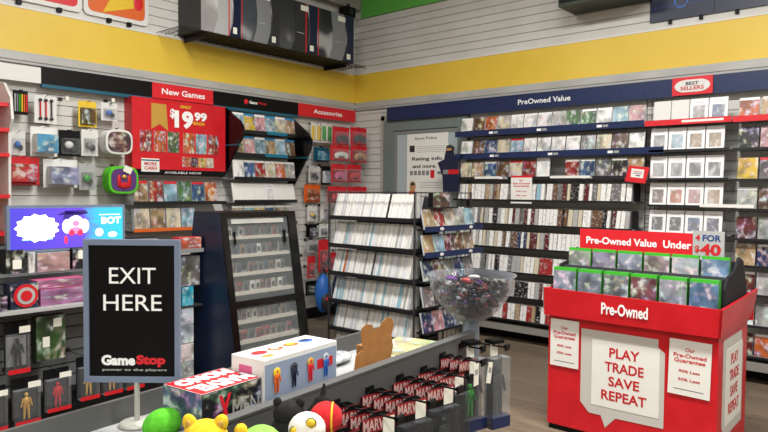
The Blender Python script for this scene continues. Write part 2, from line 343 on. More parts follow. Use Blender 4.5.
def wall_shelf(label, x0, x1, z, depth=.28, rail=None, h=.045, loc=None, rz=0, group=None, tags=0, lip=.03):
    t = thing('wall_shelf', label, 'shelf', loc or onB(x0, z, .017), rz, group); W = x1-x0
    m = MB().box(0, W, -depth, 0, -.012, 0, 'shelf_grey'); m.poly([(0, -.012), (.006, -.012), (.006, -.013), (0, -.013)], -depth, 0, 'shelf_grey')
    m.build('shelf_board', t)
    MB().box(0, W, -depth-.008, -depth, -.022 if rail else -.014, h, rail or 'shelf_black').build('price_rail', t)
    for k in range(tags):
        x = W*(.08+.84*(k+.5)/tags)+random.uniform(-.05, .05)
        MB().box(x, x+.05, -depth-.0095, -depth-.0082, -.005, .018, 'text_white').box(x+.06, x+.11, -depth-.0095, -depth-.0082, -.005, .018, 'price_grey').build('price_label', t)
    return t
ROWZ = [2.235, 1.985, 1.745, 1.52, 1.262, 1.015, .757, .495, .25]
NAMES = ['top', 'second', 'third', 'fourth', 'fifth', 'sixth', 'seventh', 'eighth', 'ninth']
for i, z in enumerate(ROWZ):
    if i < 2: wall_shelf(f'{NAMES[i]} back wall shelf with a navy price rail', -4.25, -2.16 if i == 0 else -1.98, z, rail='navy', h=.04, tags=3)
    elif i == 2: wall_shelf('third back wall shelf of upright cases with white price strips', -4.25, -2.14, z, h=.02, tags=2)
    else: wall_shelf(f'{NAMES[i]} back wall shelf from the top, black, holding rows of spines', -4.25, -2.24, z, depth=.30, h=.006)
# white strip price holders
t = thing('price_strip', 'white price strip under the third back wall shelf row near door', 'price strip', onB(-3.98, 1.745, .308)); MB().box(0, .33, -.004, 0, 0, .025, 'paper').build('strip', t)
t = thing('price_strip', 'white price strip on third back wall shelf at mid length', 'price strip', onB(-3.08, 1.745, .308)); MB().box(0, .42, -.004, 0, 0, .025, 'paper').build('strip', t)
R0 = [('white', 'white_band'), ('brown', 'plain'), ('orange', 'plain'), ('cream', 'plain'), ('white', 'white_band'), ('white', 'white_band'), ('white', 'white_band'), ('pale grey', 'plain'), ('green', 'plain'), ('green', 'white_band'), ('white', 'white_band'), ('light blue', 'plain'), ('pink', 'plain')]
R1 = [('white', 'white_band'), ('brown', 'plain'), ('blue', 'plain'), ('cream', 'plain'), ('light blue', 'red_band'), ('white', 'white_band'), ('white', 'plain'), ('white', 'plain'), ('white', 'white_band'), ('pale grey', 'plain'), ('cream', 'plain'), ('brown', 'plain'), ('white', 'plain')]
R2 = [('cream', 'plain'), ('tan', 'plain'), ('blue', 'white_band'), ('brown', 'plain'), ('cream', 'red_band'), ('red', 'plain'), ('white', 'white_band'), (None, None), ('red', 'white_band'), ('blue', 'white_band'), ('grey', 'plain'), ('black', 'white_band'), ('tan', 'plain')]
for r, row in enumerate((R0, R1, R2)):
    k = 0
    for i, (c, cv) in enumerate(row):
        x = -4.13+i*.1575
        if c is None: continue
        big = r == 2 and i == 6
        face_case(onB(x, ROWZ[r]+.001, .27), 0, PAL[c], f'{c} game case facing out, {ordn(k)} from the left on {NAMES[r]} back wall shelf', f'face-out games on {NAMES[r]} back wall shelf', 'cover_'+cv, w=.145, h=.215 if big else .19, lean=.2 if r < 2 else .1)
        k += 1
# spine rows
WGT = {3: ['white', 'white', 'pale grey', 'cream', 'tan', 'brown', 'light blue', 'grey', 'black', 'white', 'white', 'dark red'], 4: ['white', 'white', 'white', 'cream', 'brown', 'grey', 'dark red', 'black', 'pale grey', 'white'], 5: ['cream', 'white', 'brown', 'white', 'white', 'dark blue', 'dark red', 'pale grey', 'white'], 6: ['black', 'white', 'white', 'pale grey', 'white', 'white', 'grey', 'cream'], 7: ['white', 'dark red', 'white', 'black', 'cream', 'pale grey', 'white'], 8: ['white', 'red', 'orange', 'white', 'tan', 'black', 'white']}
XR = {3: (-4.22, -2.29), 4: (-4.22, -2.29), 5: (-4.22, -2.45), 6: (-4.22, -2.6), 7: (-4.20, -2.8), 8: (-3.9, -2.85)}
for r in range(3, 9):
    x, x1 = XR[r]; k = 0
    while x < x1:
        wd = random.choice([.032, .040, .044, .052]); c = random.choice(WGT[r])
        if r == 6 and -3.25 < x < -3.1: c = 'red'
        if r in (5, 6) and x > -3.1: c = random.choice(['white', 'white', 'cream'])
        if random.random() < .04: x += .02
        put(spine_mesh(wd), 'shelved_game', onB(x+wd/2, ROWZ[r]+.001, .285+random.uniform(-.012, .006)), (-.05, random.choice([.05, .05, .05, .08]), 0), PAL[c], f'{c} game spine, {ordn(k)} from the left on {NAMES[r]} back wall shelf', 'shelved game', f'spine-out games on {NAMES[r]} back wall shelf')
        x += wd+random.choice([.002, .002, .006]); k += 1
    t = thing('bookend', f'black metal bookend closing {NAMES[r]} back wall shelf row of spines', 'bookend', onB(x+.012, ROWZ[r], .26)); MB().box(0, .006, 0, .16, 0, .17, 'shelf_black').box(0, .05, 0, .16, 0, .002, 'shelf_black').build('plate', t)
# bottom deck
t = thing('base_deck', 'pale grey bottom deck under the back wall shelves', 'shelf', onB(-4.2, .12, .05)); MB().box(0, 4.9, -.24, 0, 0, .075, 'deck').build('deck_board', t)
# wire grid strip between bays
t = thing('wire_grid', 'dark wire grid strip between spine shelves and best sellers bay', 'wire grid', onB(-2.22, .5, .05)); m = MB()
for i in range(4): m.cyl((i*.045, 0, 0), (i*.045, 0, 2.0), .003, None, 'dark_wire', 6)
for i in range(28): m.cyl((0, -.004, i*.074), (.135, -.004, i*.074), .0025, None, 'dark_wire', 5)
m.build('wires', t)
# best sellers bay
BZ = [2.235, 1.99, 1.735, 1.495, 1.245, 1.0]
t = wall_shelf('top best sellers shelf with a red price rail', -2.15, -1.43, BZ[0], rail='bright_red', h=.028)
MB().box(.32, .66, -.290, -.2885, -.005, .015, 'paper').build('price_label', t)
for i in range(1, 6): wall_shelf(f'{NAMES[i]} shelf of white framed cases below the best sellers sign', -2.11, -1.44, BZ[i], h=.006)
CF = [['white', 'white', 'pale grey', 'blue'], ['pale grey', 'light blue', 'tan', 'tan'], ['pale grey', 'pale grey', 'grey', 'grey'], ['brown', 'orange', 'pink', 'tan'], ['black', 'black', 'blue', 'dark blue'], ['grey', 'brown', 'grey', 'grey']]
for r in range(6):
    for i in range(4):
        x = -2.02+i*.157-(.02 if r else 0)
        plain = r == 0 and i < 2
        face_case(onB(x, BZ[r]+.001, .25), 0, PAL['white'] if plain else PAL[CF[r][i]], f'white framed game case, {ordn(i)} from the left on {NAMES[r]} best sellers shelf', f'white framed games on {NAMES[r]} best sellers shelf', 'white' if plain else 'cover_white_frame', 'white', w=.148, h=.205, lean=.12)
t = thing('price_strip', 'white price strip on the fourth best sellers shelf', 'price strip', onB(-1.66, BZ[3]-.01, .31)); MB().box(0, .42, -.004, 0, 0, .028, 'paper').build('strip', t)
# right bay
RZ = [2.23, 1.985, 1.725, 1.475, 1.225, 1.0, .76, .50, .24]
RC = [['orange', 'tan', 'red', 'orange', 'brown'], ['black', 'pink', 'red', 'tan', 'grey'], ['yellow', 'grey', 'grey', 'black', 'tan'], ['pale grey', 'brown', 'white', 'black', 'red'], ['dark red', 'pale grey', 'white', 'grey', 'tan'], ['tan', 'dark blue', 'grey', 'white', 'brown'], ['dark red', 'pale grey', 'white', 'tan', 'grey'], ['white', 'pale grey', 'brown', 'white', 'grey'], ['dark red', 'orange', 'grey', 'brown', 'white']]
for r, z in enumerate(RZ):
    wall_shelf(f'{NAMES[r]} shelf of the right hand bay beyond the best sellers', -1.42, -.45, z, h=.028 if r == 0 else .006, rail='bright_red' if r == 0 else None)
    for i, c in enumerate(RC[r]):
        if r == 3 and i == 2: continue
        face_case(onB(-1.31+i*.165, z+.001, .25), 0, PAL[c], f'{c} game case, {ordn(i)} from the left on {NAMES[r]} right bay shelf', f'games on {NAMES[r]} right bay shelf', 'cover_red_band' if r == 2 and i else ('cover_plain' if (r+i) % 3 else 'cover_white_band'), w=.15, h=.185, lean=.14)

# paper signs hung on the shelves
def guarantee(loc, rz, w, h, label, name='paper_sign', tilt=0.0, lines=True):
    t = thing(name, label, 'sign', loc, rz, None, 0, tilt); MB().box(-w/2, w/2, -.003, 0, -h, 0, 'paper').build('sheet', t)
    m = MB().box(-w/2, w/2, -.004, -.003, -h*.07, 0, 'bright_red') if not lines else MB()
    m.text('Our', 0, -h*.17, h*.07, -.0032, 'text_red', bold=.02).text('Pre-Owned', 0, -h*.28, h*.075, -.0032, 'text_red', w=w*.78, bold=.02).text('Guarantee', 0, -h*.37, h*.075, -.0032, 'text_red', w=w*.74, bold=.02)
    m.text('90% Less', 0, -h*.56, h*.05, -.0032, 'text_red', w=w*.5, bold=.02).text('30% Less', 0, -h*.71, h*.05, -.0032, 'text_red', w=w*.52, bold=.02).box(-w*.36, w*.36, -.0036, -.003, -h*.90, -h*.888, 'navy')
    m.build('lettering', t); return t
guarantee(onB(-3.40, 1.775, .315), 0, .245, .29, 'white guarantee paper sign with red top edge hung over the spine shelves', lines=False)
t = thing('shelf_tag_sign', 'small tilted red sign with white panel clipped at the bay edge', 'sign', onB(-2.21, 1.70, .33), 0, None, 0, .12)
MB().poly([(-.105, 0), (.085, 0), (.105, .15), (-.085, .15)], -.004, 0, 'bright_red').build('panel', t)
MB().box(-.055, .06, -.0055, -.004, .045, .125, 'paper').box(-.03, .045, -.0062, -.0055, .098, .104, 'text_red').box(-.04, .045, -.0062, -.0055, .080, .088, 'grey').box(-.01, .03, -.0062, -.0055, .06, .07, 'purple').build('label', t)
# poster on the door
t = thing('policy_poster', 'white store policy and rating info poster on the grey door', 'poster', onB(-4.83, 1.545, .052)); MB().box(-.31, .31, -.003, 0, 0, .76, 'paper').build('sheet', t)
m = MB().text('Store Policy', -.02, .70, .042, -.0032, 'text_black', w=.34, bold=.01).text('Rating info', 0, .45, .055, -.0032, 'text_black', w=.46, bold=.025).text('and more.', -.04, .365, .045, -.0032, 'text_black', w=.36, bold=.025)
for i in range(4): m.box(-.16, .26, -.0036, -.003, .60-i*.022, .605-i*.022, 'price_grey')
for i in range(3): m.box(-.10, .24, -.0036, -.003, .16-i*.03, .166-i*.03, 'price_grey')
m.box(-.27, -.19, -.0036, -.003, .54, .62, 'dark_grey')
for i in range(5): m.box(-.26+i*.062, -.215+i*.062, -.0036, -.003, .255, .31, 'grey')
m.box(.055, .115, -.004, -.003, .22, .315, 'bright_red').box(.16, .25, -.0036, -.003, .265, .30, 'grey')
m.ell((-.215, -.004, .12), (.05, .003, .065), 'skin_tan').ell((-.215, -.006, .145), (.033, .003, .02), 'dark_grey').poly([(-.29, .0), (-.17, .0), (-.18, .07), (-.26, .07)], -.0042, -.003, 'orange')
m.build('printing', t)
# hanging navy merchandise next to the door
t = thing('hanging_standee', 'dark navy cutout standee with red stripe hanging beside the door', 'standee', onB(-4.30, 1.60, .30)); 
MB().poly([(-.09, 0), (.12, 0), (.13, .2), (.10, .30), (.16, .42), (.10, .36), (.05, .38), (.03, .46), (-.06, .46), (-.08, .37), (-.17, .33), (-.10, .18)], -.03, 0, 'navy_dark').build('body', t)
MB().poly([(-.06, .455), (.03, .455), (.045, .50), (.0, .53), (-.05, .52)], -.03, 0, 'dark_grey').box(-.045, .02, -.034, -.03, .465, .49, 'skin_tan').build('head', t)
MB().box(-.02, .12, -.032, -.03, .20, .25, 'red').box(-.09, -.02, -.032, -.03, .20, .25, 'grey').build('stripe', t)
MB().cyl((0, .01, .40), (0, .28, .45), .004, None, 'wire', 6).build('hanger', t)

# upper back wall
t = thing('green_poster', 'green poster panel high in the corner of the back wall', 'poster', onB(-5.95, 3.865, .02)); MB().box(0, 1.7, -.02, 0, 0, .5, 'green_panel').build('panel', t)
t = thing('display_box', 'black display box fixed high on the white slat wall', 'box', onB(-2.98, 3.42, .02)); MB().box(0, .78, -.38, 0, 0, .55, 'dark_green').build('box', t); MB().box(.01, .77, -.384, -.38, .03, .5, 'black').build('front_panel', t)
for i, (x0, x1) in enumerate(((-2.22, -1.66), (-1.655, -.6))):
    t = thing('game_poster', ['left navy poster above the yellow band, with faint blue emblem', 'right navy poster above the yellow band, cut by the picture edge'][i], 'poster', onB(x0, 3.215, .02), 0, 'navy posters above the band')
    MB().box(0, x1-x0, -.015, 0, 0, .75, 'navy_dark').build('panel', t)
    m = MB().box(.02, x1-x0-.02, -.017, -.015, .12, .135, 'navy_pale')
    m.add([(.28+r*math.cos(a), -.0165, .16+r*math.sin(a)) for r in (.05, .065) for a in [2*PI*k/14 for k in range(14)]], [(k, 14+k, 14+(k+1) % 14, (k+1) % 14) for k in range(14)], 'blue'); m.build('emblem', t)
    for xx in (.17, (x1-x0)-.12): MB().box(xx, xx+.03, -.024, 0, -.035, .004, 'black').build('clip', t)

# ================================================================== LEFT WALL
def lheader(label, y0, y1, mat, txt=None, tw=.4, th=.05, bottom=None, h=.15):
    t = header('header_sign', label, onL(y0, 2.505, .075), QL, y1-y0, h, mat, bottom=bottom)
    if txt: MB().text(txt, (y1-y0)*.5, h*.5, th, -.031, 'text_white', w=tw, bold=.02).build('lettering', t)
    return t
lheader('blank white header panel at the left end of the left wall', .5, 2.405, 'white', h=.135)
lheader('long black header panel between white panel and New Games sign', 2.41, 3.448, 'black', bottom='teal')
lheader('red New Games header sign on the left wall', 3.45, 4.155, 'bright_red', 'New Games', .50, .06)
t = lheader('black header sign with small GameStop style logo lettering', 4.157, 5.36, 'black', bottom='teal'); t['label'] = 'black header panel with tiny red and white logo between two red headers'
MB().text('Game', .53, .08, .035, -.031, 'text_white', w=.11, bold=.03).text('Stop', .66, .08, .035, -.031, 'text_red', w=.12, bold=.03).ell((.43, -.031, .08), (.028, .002, .028), 'bright_red').build('logo', t)
lheader('red Accessories header sign near the corner', 5.362, 6.365, 'bright_red', 'Accessories', .50, .055)

# posters above the band, left wall
for i, (y0, y1, z0, c, lab) in enumerate(((2.02, 2.795, 3.20, 'bright_red', 'red poster in rounded white border above the yellow band'), (2.81, 3.45, 3.20, 'orange', 'orange and yellow picture poster in white border above the band'))):
    t = thing('wall_poster', lab, 'poster', onL(y0, z0, .02), QL, 'posters above the left yellow band'); W = y1-y0
    def rr(x0, x1, z0_, z1_, r): 
        return [(cx_+r*math.cos(a+k*PI/8), cz_+r*math.sin(a+k*PI/8)) for cx_, cz_, a in ((x1-r, z0_+r, -PI/2), (x1-r, z1_-r, 0), (x0+r, z1_-r, PI/2), (x0+r, z0_+r, PI)) for k in range(5)]
    MB().poly(rr(0, W, 0, .9, .05), -.02, 0, 'white').build('board', t)
    MB().poly(rr(.04, W-.04, .04, .86, .05), -.023, -.02, c).build('picture', t)
    if i: 
        MB().poly([(.18, .05), (.30, .28), (.34, .8), (.52, .8), (.56, .3), (.50, .15)], -.025, -.023, 'yellow').poly([(.48, .05), (.60, .12), (.58, .6), (.50, .45)], -.0265, -.023, 'orange').ell((.53, -.026, .20), (.05, .004, .07), 'bright_red').build('artwork', t)
    for xx in (.22, W-.22): MB().box(xx, xx+.04, -.03, 0, -.035, .004, 'black').build('clip', t)

# console boxes on a wire shelf above the band
t = thing('wire_shelf', 'black wire shelf holding the row of console boxes', 'shelf', onL(3.55, 3.165, .017), QL); m = MB()
for k in range(9): m.cyl((0, -.05-k*.05, 0), (2.62, -.05-k*.05, 0), .003, None, 'dark_wire', 6)
for k in range(27): m.cyl((k*.1, -.45, .003), (k*.1, 0, .003), .003, None, 'dark_wire', 5)
m.cyl((0, -.455, -.03), (2.62, -.455, -.03), .004, None, 'dark_wire', 6); m.build('wires', t)
for xb in (.3, 2.3): MB().box(xb, xb+.012, -.40, 0, -.05, .0, 'dark_wire').build('bracket', t)
yy = [3.79, 4.27, 4.79, 5.36, 5.98]
CB = [('silver and white', '#8e8c8a'), ('bluish grey', '#4a5058'), ('charcoal with grey arc', '#3c3d40'), ('black', '#25272c')]
for i in range(4):
    w0 = yy[i+1]-yy[i]-.004
    t = thing('console_box', f'large {CB[i][0]} console box, {ordn(i)} of four from the left on high shelf', 'console box', onL(yy[i], 3.176, .03), QL, 'console boxes on the high shelf')
    MB().box(0, w0, -.40, 0, 0, .56, 'dark_grey', front='console_art').build('carton', t, color=CB[i][1])
    m = MB().poly([(w0*.70, 0), (w0*.80, .14), (w0*.82, .3), (w0*.76, .56), (w0, .56), (w0, 0)], -.403, -.4, 'navy_dark' if i != 1 else 'dark_grey')
    m.poly([(w0*.30, 0), (w0*.40, .14), (w0*.42, .3), (w0*.36, .56), (w0*.72, .56), (w0*.78, .3), (w0*.76, .14), (w0*.67, 0)], -.4035, -.4, ['light_grey', 'grey', 'dark_grey', 'grey'][i])
    m.box(w0*.68, w0*.71, -.4045, -.4, 0, .56, 'red') if i in (0, 2) else m.box(w0*.02, w0*.035, -.4045, -.4, 0, .56, 'red')
    m.box(w0*.80, w0*.9, -.406, -.4, .035, .10, 'tag'); m.box(w0*.45, w0*.64, -.4045, -.4035, .21, .218, 'light_grey'); m.build('print', t)
    MB().box(w0*.55, w0*.75, -.406, -.4, .47, .53, 'tag').build('price_label', t)
t = thing('ceiling_projector', 'small black spotlight hung under the grey soffit in the corner', 'spotlight', (WX+.16, 6.16, 3.99))
MB().box(-.07, .07, -.10, .06, -.17, -.05, 'black').build('housing', t); MB().cyl((0, 0, -.05), (0, 0, 0), .02, None, 'black').build('mount', t); MB().cyl((.071, -.02, -.11), (.078, -.02, -.11), .035, None, 'dark_grey').build('lens', t)

# red promo display with black side wings
t = thing('promo_display', 'big red New Games promo board priced 19.99 each', 'promo board', onL(3.205, 1.742, .017), QL)
MB().box(0, 1.065, -.145, 0, 0, .745, 'red_card').build('board', t)
m = MB().text('$', .43, .615, .10, -.147, 'text_white', w=.055, bold=.03).text('19', .56, .565, .18, -.147, 'text_white', w=.215, bold=.05).text('99', .755, .61, .09, -.147, 'text_white', w=.15, bold=.05).text('EACH', .735, .54, .032, -.147, 'yellow', w=.13, bold=.04).text('ONLY', .58, .695, .03, -.147, 'yellow', w=.13, bold=.04)
m.box(.03, 1.065, -.1475, -.145, .0, .055, 'black').text('AVAILABLE NOW', .55, .028, .022, -.149, 'text_white', w=.42).poly([(.20, .70), (.36, .70), (.38, .44), (.29, .50), (.20, .45)], -.148, -.145, 'gold').build('lettering', t)
for i, c in enumerate(['red', 'orange', 'green', 'orange', 'light blue', 'red']):
    MB().box(0, .128, -.004, 0, 0, .205, 'white', front='comic_art').build('cover_picture', t, (.08+i*.147+(.03 if i > 2 else 0), -.145, .228), color=PAL[c])
for i, c in enumerate(['orange', 'dark red', 'yellow', 'cream']): MB().box(0, .085, -.004, 0, 0, .10, 'white', front='comic_art').build('small_picture', t, (.54+i*.095, -.145, .09), color=PAL[c])
MB().box(0, .19, -.008, 0, 0, .13, 'paper').text('MORE', .095, .078, .032, -.009, 'text_red', w=.13, bold=.03).text('CASH', .095, .036, .032, -.009, 'text_red', w=.13, bold=.03).box(0, .19, -.0085, -.008, .105, .118, 'teal').build('white_label', t, (.09, -.145, .03))
def wing(y, z0, z1, lab):
    t = thing('side_wing', lab, 'display wing', onL(y, z0, .017), QL, 'black display wings')
    h = z1-z0; o = MB(); o.X = Matrix.Rotation(PI/2, 4, 'Z').inverted()
    o.poly([(0, .0), (.06, 0), (.40, h*.55), (.42, h*.68), (.36, h*.78), (.08, h), (0, h)], 0, .022, 'gloss_black'); o.build('panel', t)
    MB().box(-.006, .03, -.35, 0, h*.44, h*.46, 'teal').build('arm', t)
wing(4.295, 1.74, 2.50, 'black pointed wing panel at the right edge of the red promo board')
wing(5.27, 1.60, 2.46, 'black pointed wing panel beside the accessories section')
# games below the promo board
def lshelf(label, y0, y1, z, depth=.24, rail=None, h=.012): return wall_shelf(label, y0, y1, z, depth, rail, h, onL(y0, z, .017), QL)
lshelf('black shelf of games just below the red promo board', 3.16, 4.20, 1.465, .25, h=.02)
for i, c in enumerate(['tan', 'red', 'light blue', 'green', 'blue', 'orange']):
    face_case(onL(3.25+i*.157, 1.466, .25), QL, PAL[c], f'{c} game case, {ordn(i)} from the left below the promo board', 'games below the promo board', 'cover_red_band' if i % 2 == 0 else 'cover_plain', w=.14, h=.215, lean=.1, d=.05)
lshelf('lower left wall shelf with an orange price strip', 3.16, 4.20, 1.215, .25, rail='orange', h=.01)
for i, c in enumerate(['cream', 'tan', 'cream', 'light blue']):
    face_case(onL(3.26+i*.168, 1.216, .25), QL, PAL[c], f'{c} game case, {ordn(i)} from the left above the orange strip', 'games above the orange strip', 'cover_plain', w=.155, h=.20, lean=.1, d=.05)
RL = [2.235, 1.985, 1.725, 1.475, 1.225]
RLC = [['light blue', 'yellow', 'pink', 'light blue', 'cream', 'tan'], ['tan', 'pink', 'light blue', 'tan', 'light blue', 'brown'], ['white', 'blue', 'red', 'cream', 'orange', 'pale grey'], None, ['tan', 'light blue', 'yellow', 'blue', 'tan', 'pale grey']]
for r, z in enumerate(RL):
    lshelf(f'{NAMES[r]} shelf between the two black wings', 4.31, 5.20, z, .25, h=.02)
    if RLC[r]:
        for i, c in enumerate(RLC[r]):
            face_case(onL(4.39+i*.147, z+.001, .245), QL, PAL[c], f'{c} game case, {ordn(i)} from left on {NAMES[r]} shelf between the wings', f'games on {NAMES[r]} shelf between the wings', 'cover_blue_band' if r < 2 and i % 2 else 'cover_white_band', w=.14, h=.205, lean=.14)
for i in range(6):
    face_case(onL(4.39+i*.147, 1.476, .245), QL, PAL['white'], f'white game case with faint red writing, {ordn(i)} from left between the wings', 'white games on fourth shelf between the wings', 'cover_white_frame' if i == 3 else 'paper', 'white', w=.146, h=.205, lean=.2)
for (y0, y1, r) in ((4.75, 5.04, 0), (4.72, 5.05, 1)):
    t = thing('price_strip', f'teal price strip on {NAMES[r]} shelf between the wings', 'price strip', onL(y0, RL[r]-.012, .276), QL); MB().box(0, y1-y0, -.004, 0, 0, .035, 'teal_rail').build('strip', t)

# ---------------- hanging packs
def peg(loc, rz, length, label):
    t = thing('peg_hook', label, 'hook', loc, rz, None); MB().box(-.02, .02, -.004, 0, -.015, .015, 'wire').build('backplate', t)
    MB().cyl((0, -.004, 0), (0, -length, 0), .0025, None, 'wire', 6).cyl((0, -length, 0), (0, -length-.006, .012), .0025, None, 'wire', 6).build('prong', t)
    return t
def pack(label, y0, y1, z0, z1, card, body, color='#888888', kind='box', off=.12, X=WX, cat='accessory pack', name='hanging_pack', group=None, hook=True, depth=.05, tagc=False):
    """card hung on a hook with a product bubble; faces +X"""
    w, h = y1-y0, z1-z0; t = thing(name, label, cat, (X+off, (y0+y1)/2, z0), QL, group)
    m = MB().box(-w/2, w/2, -.003, 0, 0, h*.97, card); m.poly([(-w*.12, h*.97), (w*.12, h*.97), (w*.08, h), (-w*.08, h)], -.003, 0, card); m.build('backing_card', t, color=color)
    if kind == 'box': MB().box(-w*.40, w*.40, -depth, -.003, h*.10, h*.72, body, front='pack_art').build('product_box', t, color=color, bevel=.004)
    elif kind == 'blister':
        MB().box(-w*.38, w*.38, -depth, -.003, h*.08, h*.66, 'clear_plastic').build('blister', t, bevel=.008)
        MB().ell((-w*.08, -.003-depth*.45, h*.42), (w*.2, depth*.38, h*.14), body).ell((w*.14, -.003-depth*.45, h*.30), (w*.12, depth*.36, h*.12), 'dark_grey').build('product', t)
    elif kind == 'strips':
        m = MB()
        for k, c in enumerate(['light_grey', 'grey', 'green', 'yellow', 'orange', 'bright_red'] if body == 'mix' else [body]*2+['tag']+[body]*2):
            n_ = 6 if body == 'mix' else 5; m.cyl((-w*.38+k*w*.76/(n_-1), -.012, h*.12), (-w*.38+k*w*.76/(n_-1), -.012, h*.82), w*.055, None, c, 8)
        m.build('product', t)
    elif kind == 'controller':
        m = MB(); m.ell((0, -.03, h*.40), (w*.28, .025, h*.17), body); m.ell((-w*.25, -.03, h*.30), (w*.11, .022, h*.2), body); m.ell((w*.25, -.03, h*.30), (w*.11, .022, h*.2), body); m.build('controller', t)
        MB().box(-w*.42, w*.42, -.06, -.003, h*.06, h*.70, 'clear_plastic').build('blister', t, bevel=.01)
    elif kind == 'wands':
        m = MB()
        for k in range(3):
            x = -w*.25+k*w*.25; m.cyl((x, -.015, h*.2), (x, -.015, h*.78), w*.035, None, ['text_red', 'bright_red', 'dark_grey'][k], 8); m.ell((x, -.015, h*.8), (w*.08, .012, h*.06), 'dark_grey').ell((x, -.015, h*.16), (w*.09, .012, h*.06), 'dark_grey')
        m.build('product', t)
    if tagc: MB().box(w*.02, w*.44, -depth-.006, -depth-.004, h*.78, h*.95, 'tag').build('price_tag', t)
    if hook: peg((X+.017, (y0+y1)/2, z1-.012), QL, off+.03, 'hook holding the ' + label.replace(',', ''))
    return t
pack('rainbow striped pen pack, upper left end of left wall', 2.17, 2.29, 2.22, 2.43, 'black', 'mix', kind='strips')
pack('white pack of three slim wands with red bar', 2.34, 2.525, 2.165, 2.41, 'white', 'grey', kind='wands')
pack('yellow carded pack, third along the top peg row', 2.715, 2.88, 2.16, 2.40, 'yellow', 'dark_grey', '#5a4420', kind='box', depth=.03)
pack('blue game charger pack at the right end of the top peg row', 2.925, 3.08, 2.235, 2.405, 'white', 'blue', kind='blister')
pack('white pack with blue glasses at the far left edge', 2.145, 2.265, 1.88, 2.09, 'white', 'blue', kind='blister')
pack('white boxed pack with blue and orange picture', 2.305, 2.527, 1.88, 2.14, 'white', 'white', '#4f93b8', depth=.09)
pack('black carded pack with a white character head', 2.538, 2.73, 1.89, 2.125, 'black', 'white', kind='blister', depth=.06)
pack('narrow white pack with grey earbuds', 2.74, 2.893, 1.90, 2.145, 'white', 'grey', kind='blister')
pack('large red headset pack in the bottom peg row', 2.12, 2.375, 1.63, 1.875, 'red', 'red', '#b32a26', depth=.04)
pack('clear clamshell pack of small coloured figures', 2.408, 2.70, 1.61, 1.865, 'white', 'clear_case', '#8a8fb0', depth=.10)
pack('green creature shaped pack on a grey card', 2.715, 2.865, 1.59, 1.84, 'light_grey', 'green', '#3c8a2c', kind='blister')
def roundcase(lab, y, z, r, shell, panel, inner, n=3, cat='carry case', off=.12, name='carry_case'):
    t = thing(name, lab, cat, (WX+off, y, z), QL); o = MB()
    pts = [(r*1.05*math.copysign(abs(math.cos(a))**.6, math.cos(a)), r*.92*math.copysign(abs(math.sin(a))**.6, math.sin(a))) for a in [2*PI*k/32 for k in range(32)]]
    for k in range(n): o.poly(pts, -.04-k*.045, -.005-k*.045, shell)
    o.build('shell', t, bevel=.006); y0 = -.04-(n-1)*.045
    MB().poly([(x*.84, z_*.82) for x, z_ in pts], y0-.004, y0, panel, front=inner).build('front_panel', t, color='#5a3a40'); return t
t = roundcase('white rounded game carry cases stacked on a hook', 3.035, 2.035, .125, 'white', 'dark_grey', 'pack_art'); MB().cyl((0, 0, .11), (0, -.10, .13), .006, None, 'dark_grey', 6).build('strap', t)
peg((WX+.017, 3.035, 2.145), QL, .12, 'hook holding the white rounded carry cases')
t = roundcase('green rimmed round plush bag with purple face panel', 3.075, 1.685, .140, 'plush_green', 'purple', 'purple', 3, 'bag', name='round_bag')
MB().ell((0, -.14, .03), (.025, .012, .02), 'gold').ell((-.05, -.137, -.01), (.02, .01, .06), 'dark_red' if 0 else 'red').ell((.05, -.137, -.01), (.02, .01, .06), 'red').ell((0, -.138, -.05), (.05, .01, .03), 'plush_red').build('emblem', t)
MB().box(-.05, .03, -.15, -.145, .07, .13, 'tag').build('price_tag', t, rot=(0, .4, 0)); peg((WX+.017, 3.075, 1.82), QL, .12, 'hook holding the green rimmed round bag')
for (y, z) in ((2.60, 2.40), (3.02, 2.43)):
    pg = peg((WX+.017, y, z), QL, .14, f'empty wire hook {"left of the yellow pack" if y < 2.8 else "above the blue charger pack"}'); MB().box(-.015, .015, -.15, -.146, -.02, .012, 'tag').build('price_label', pg)
# white curved side rack with red rails at the left edge
t = thing('curved_rack', 'white curved end panel rack with red rails at the left edge', 'display rack', onL(1.80, .9, .017), QL)
o = MB(); o.X = Matrix.Rotation(-PI/2, 4, 'Z')
o.poly([(0, 0), (.30, 0), (.32, .5), (.34, 1.15), (.40, 1.25), (.38, 1.42), (.25, 1.55), (0, 1.6)], -.02, 0, 'white'); o.build('side_panel', t, (.27, 0, 0))
for z in (.10, .32, .62, .95, 1.15, 1.35): MB().box(-.5, .25, -.36, -.0, z, z+.03, 'bright_red').build('shelf', t)
for i, z in enumerate((.13, .35, .65)):
    for k in range(2): face_case(onL(1.56+k*.2+.1, .9+z+.001, .36), QL, '#e0c040', f'yellow boxed item, {ordn(k)} on {["lowest", "middle", "upper"][i]} red rail of curved rack', 'yellow boxes on the curved rack', 'cover_plain', 'yellow', w=.15, h=.13, lean=.05, d=.05, cat='boxed item', name='boxed_item')
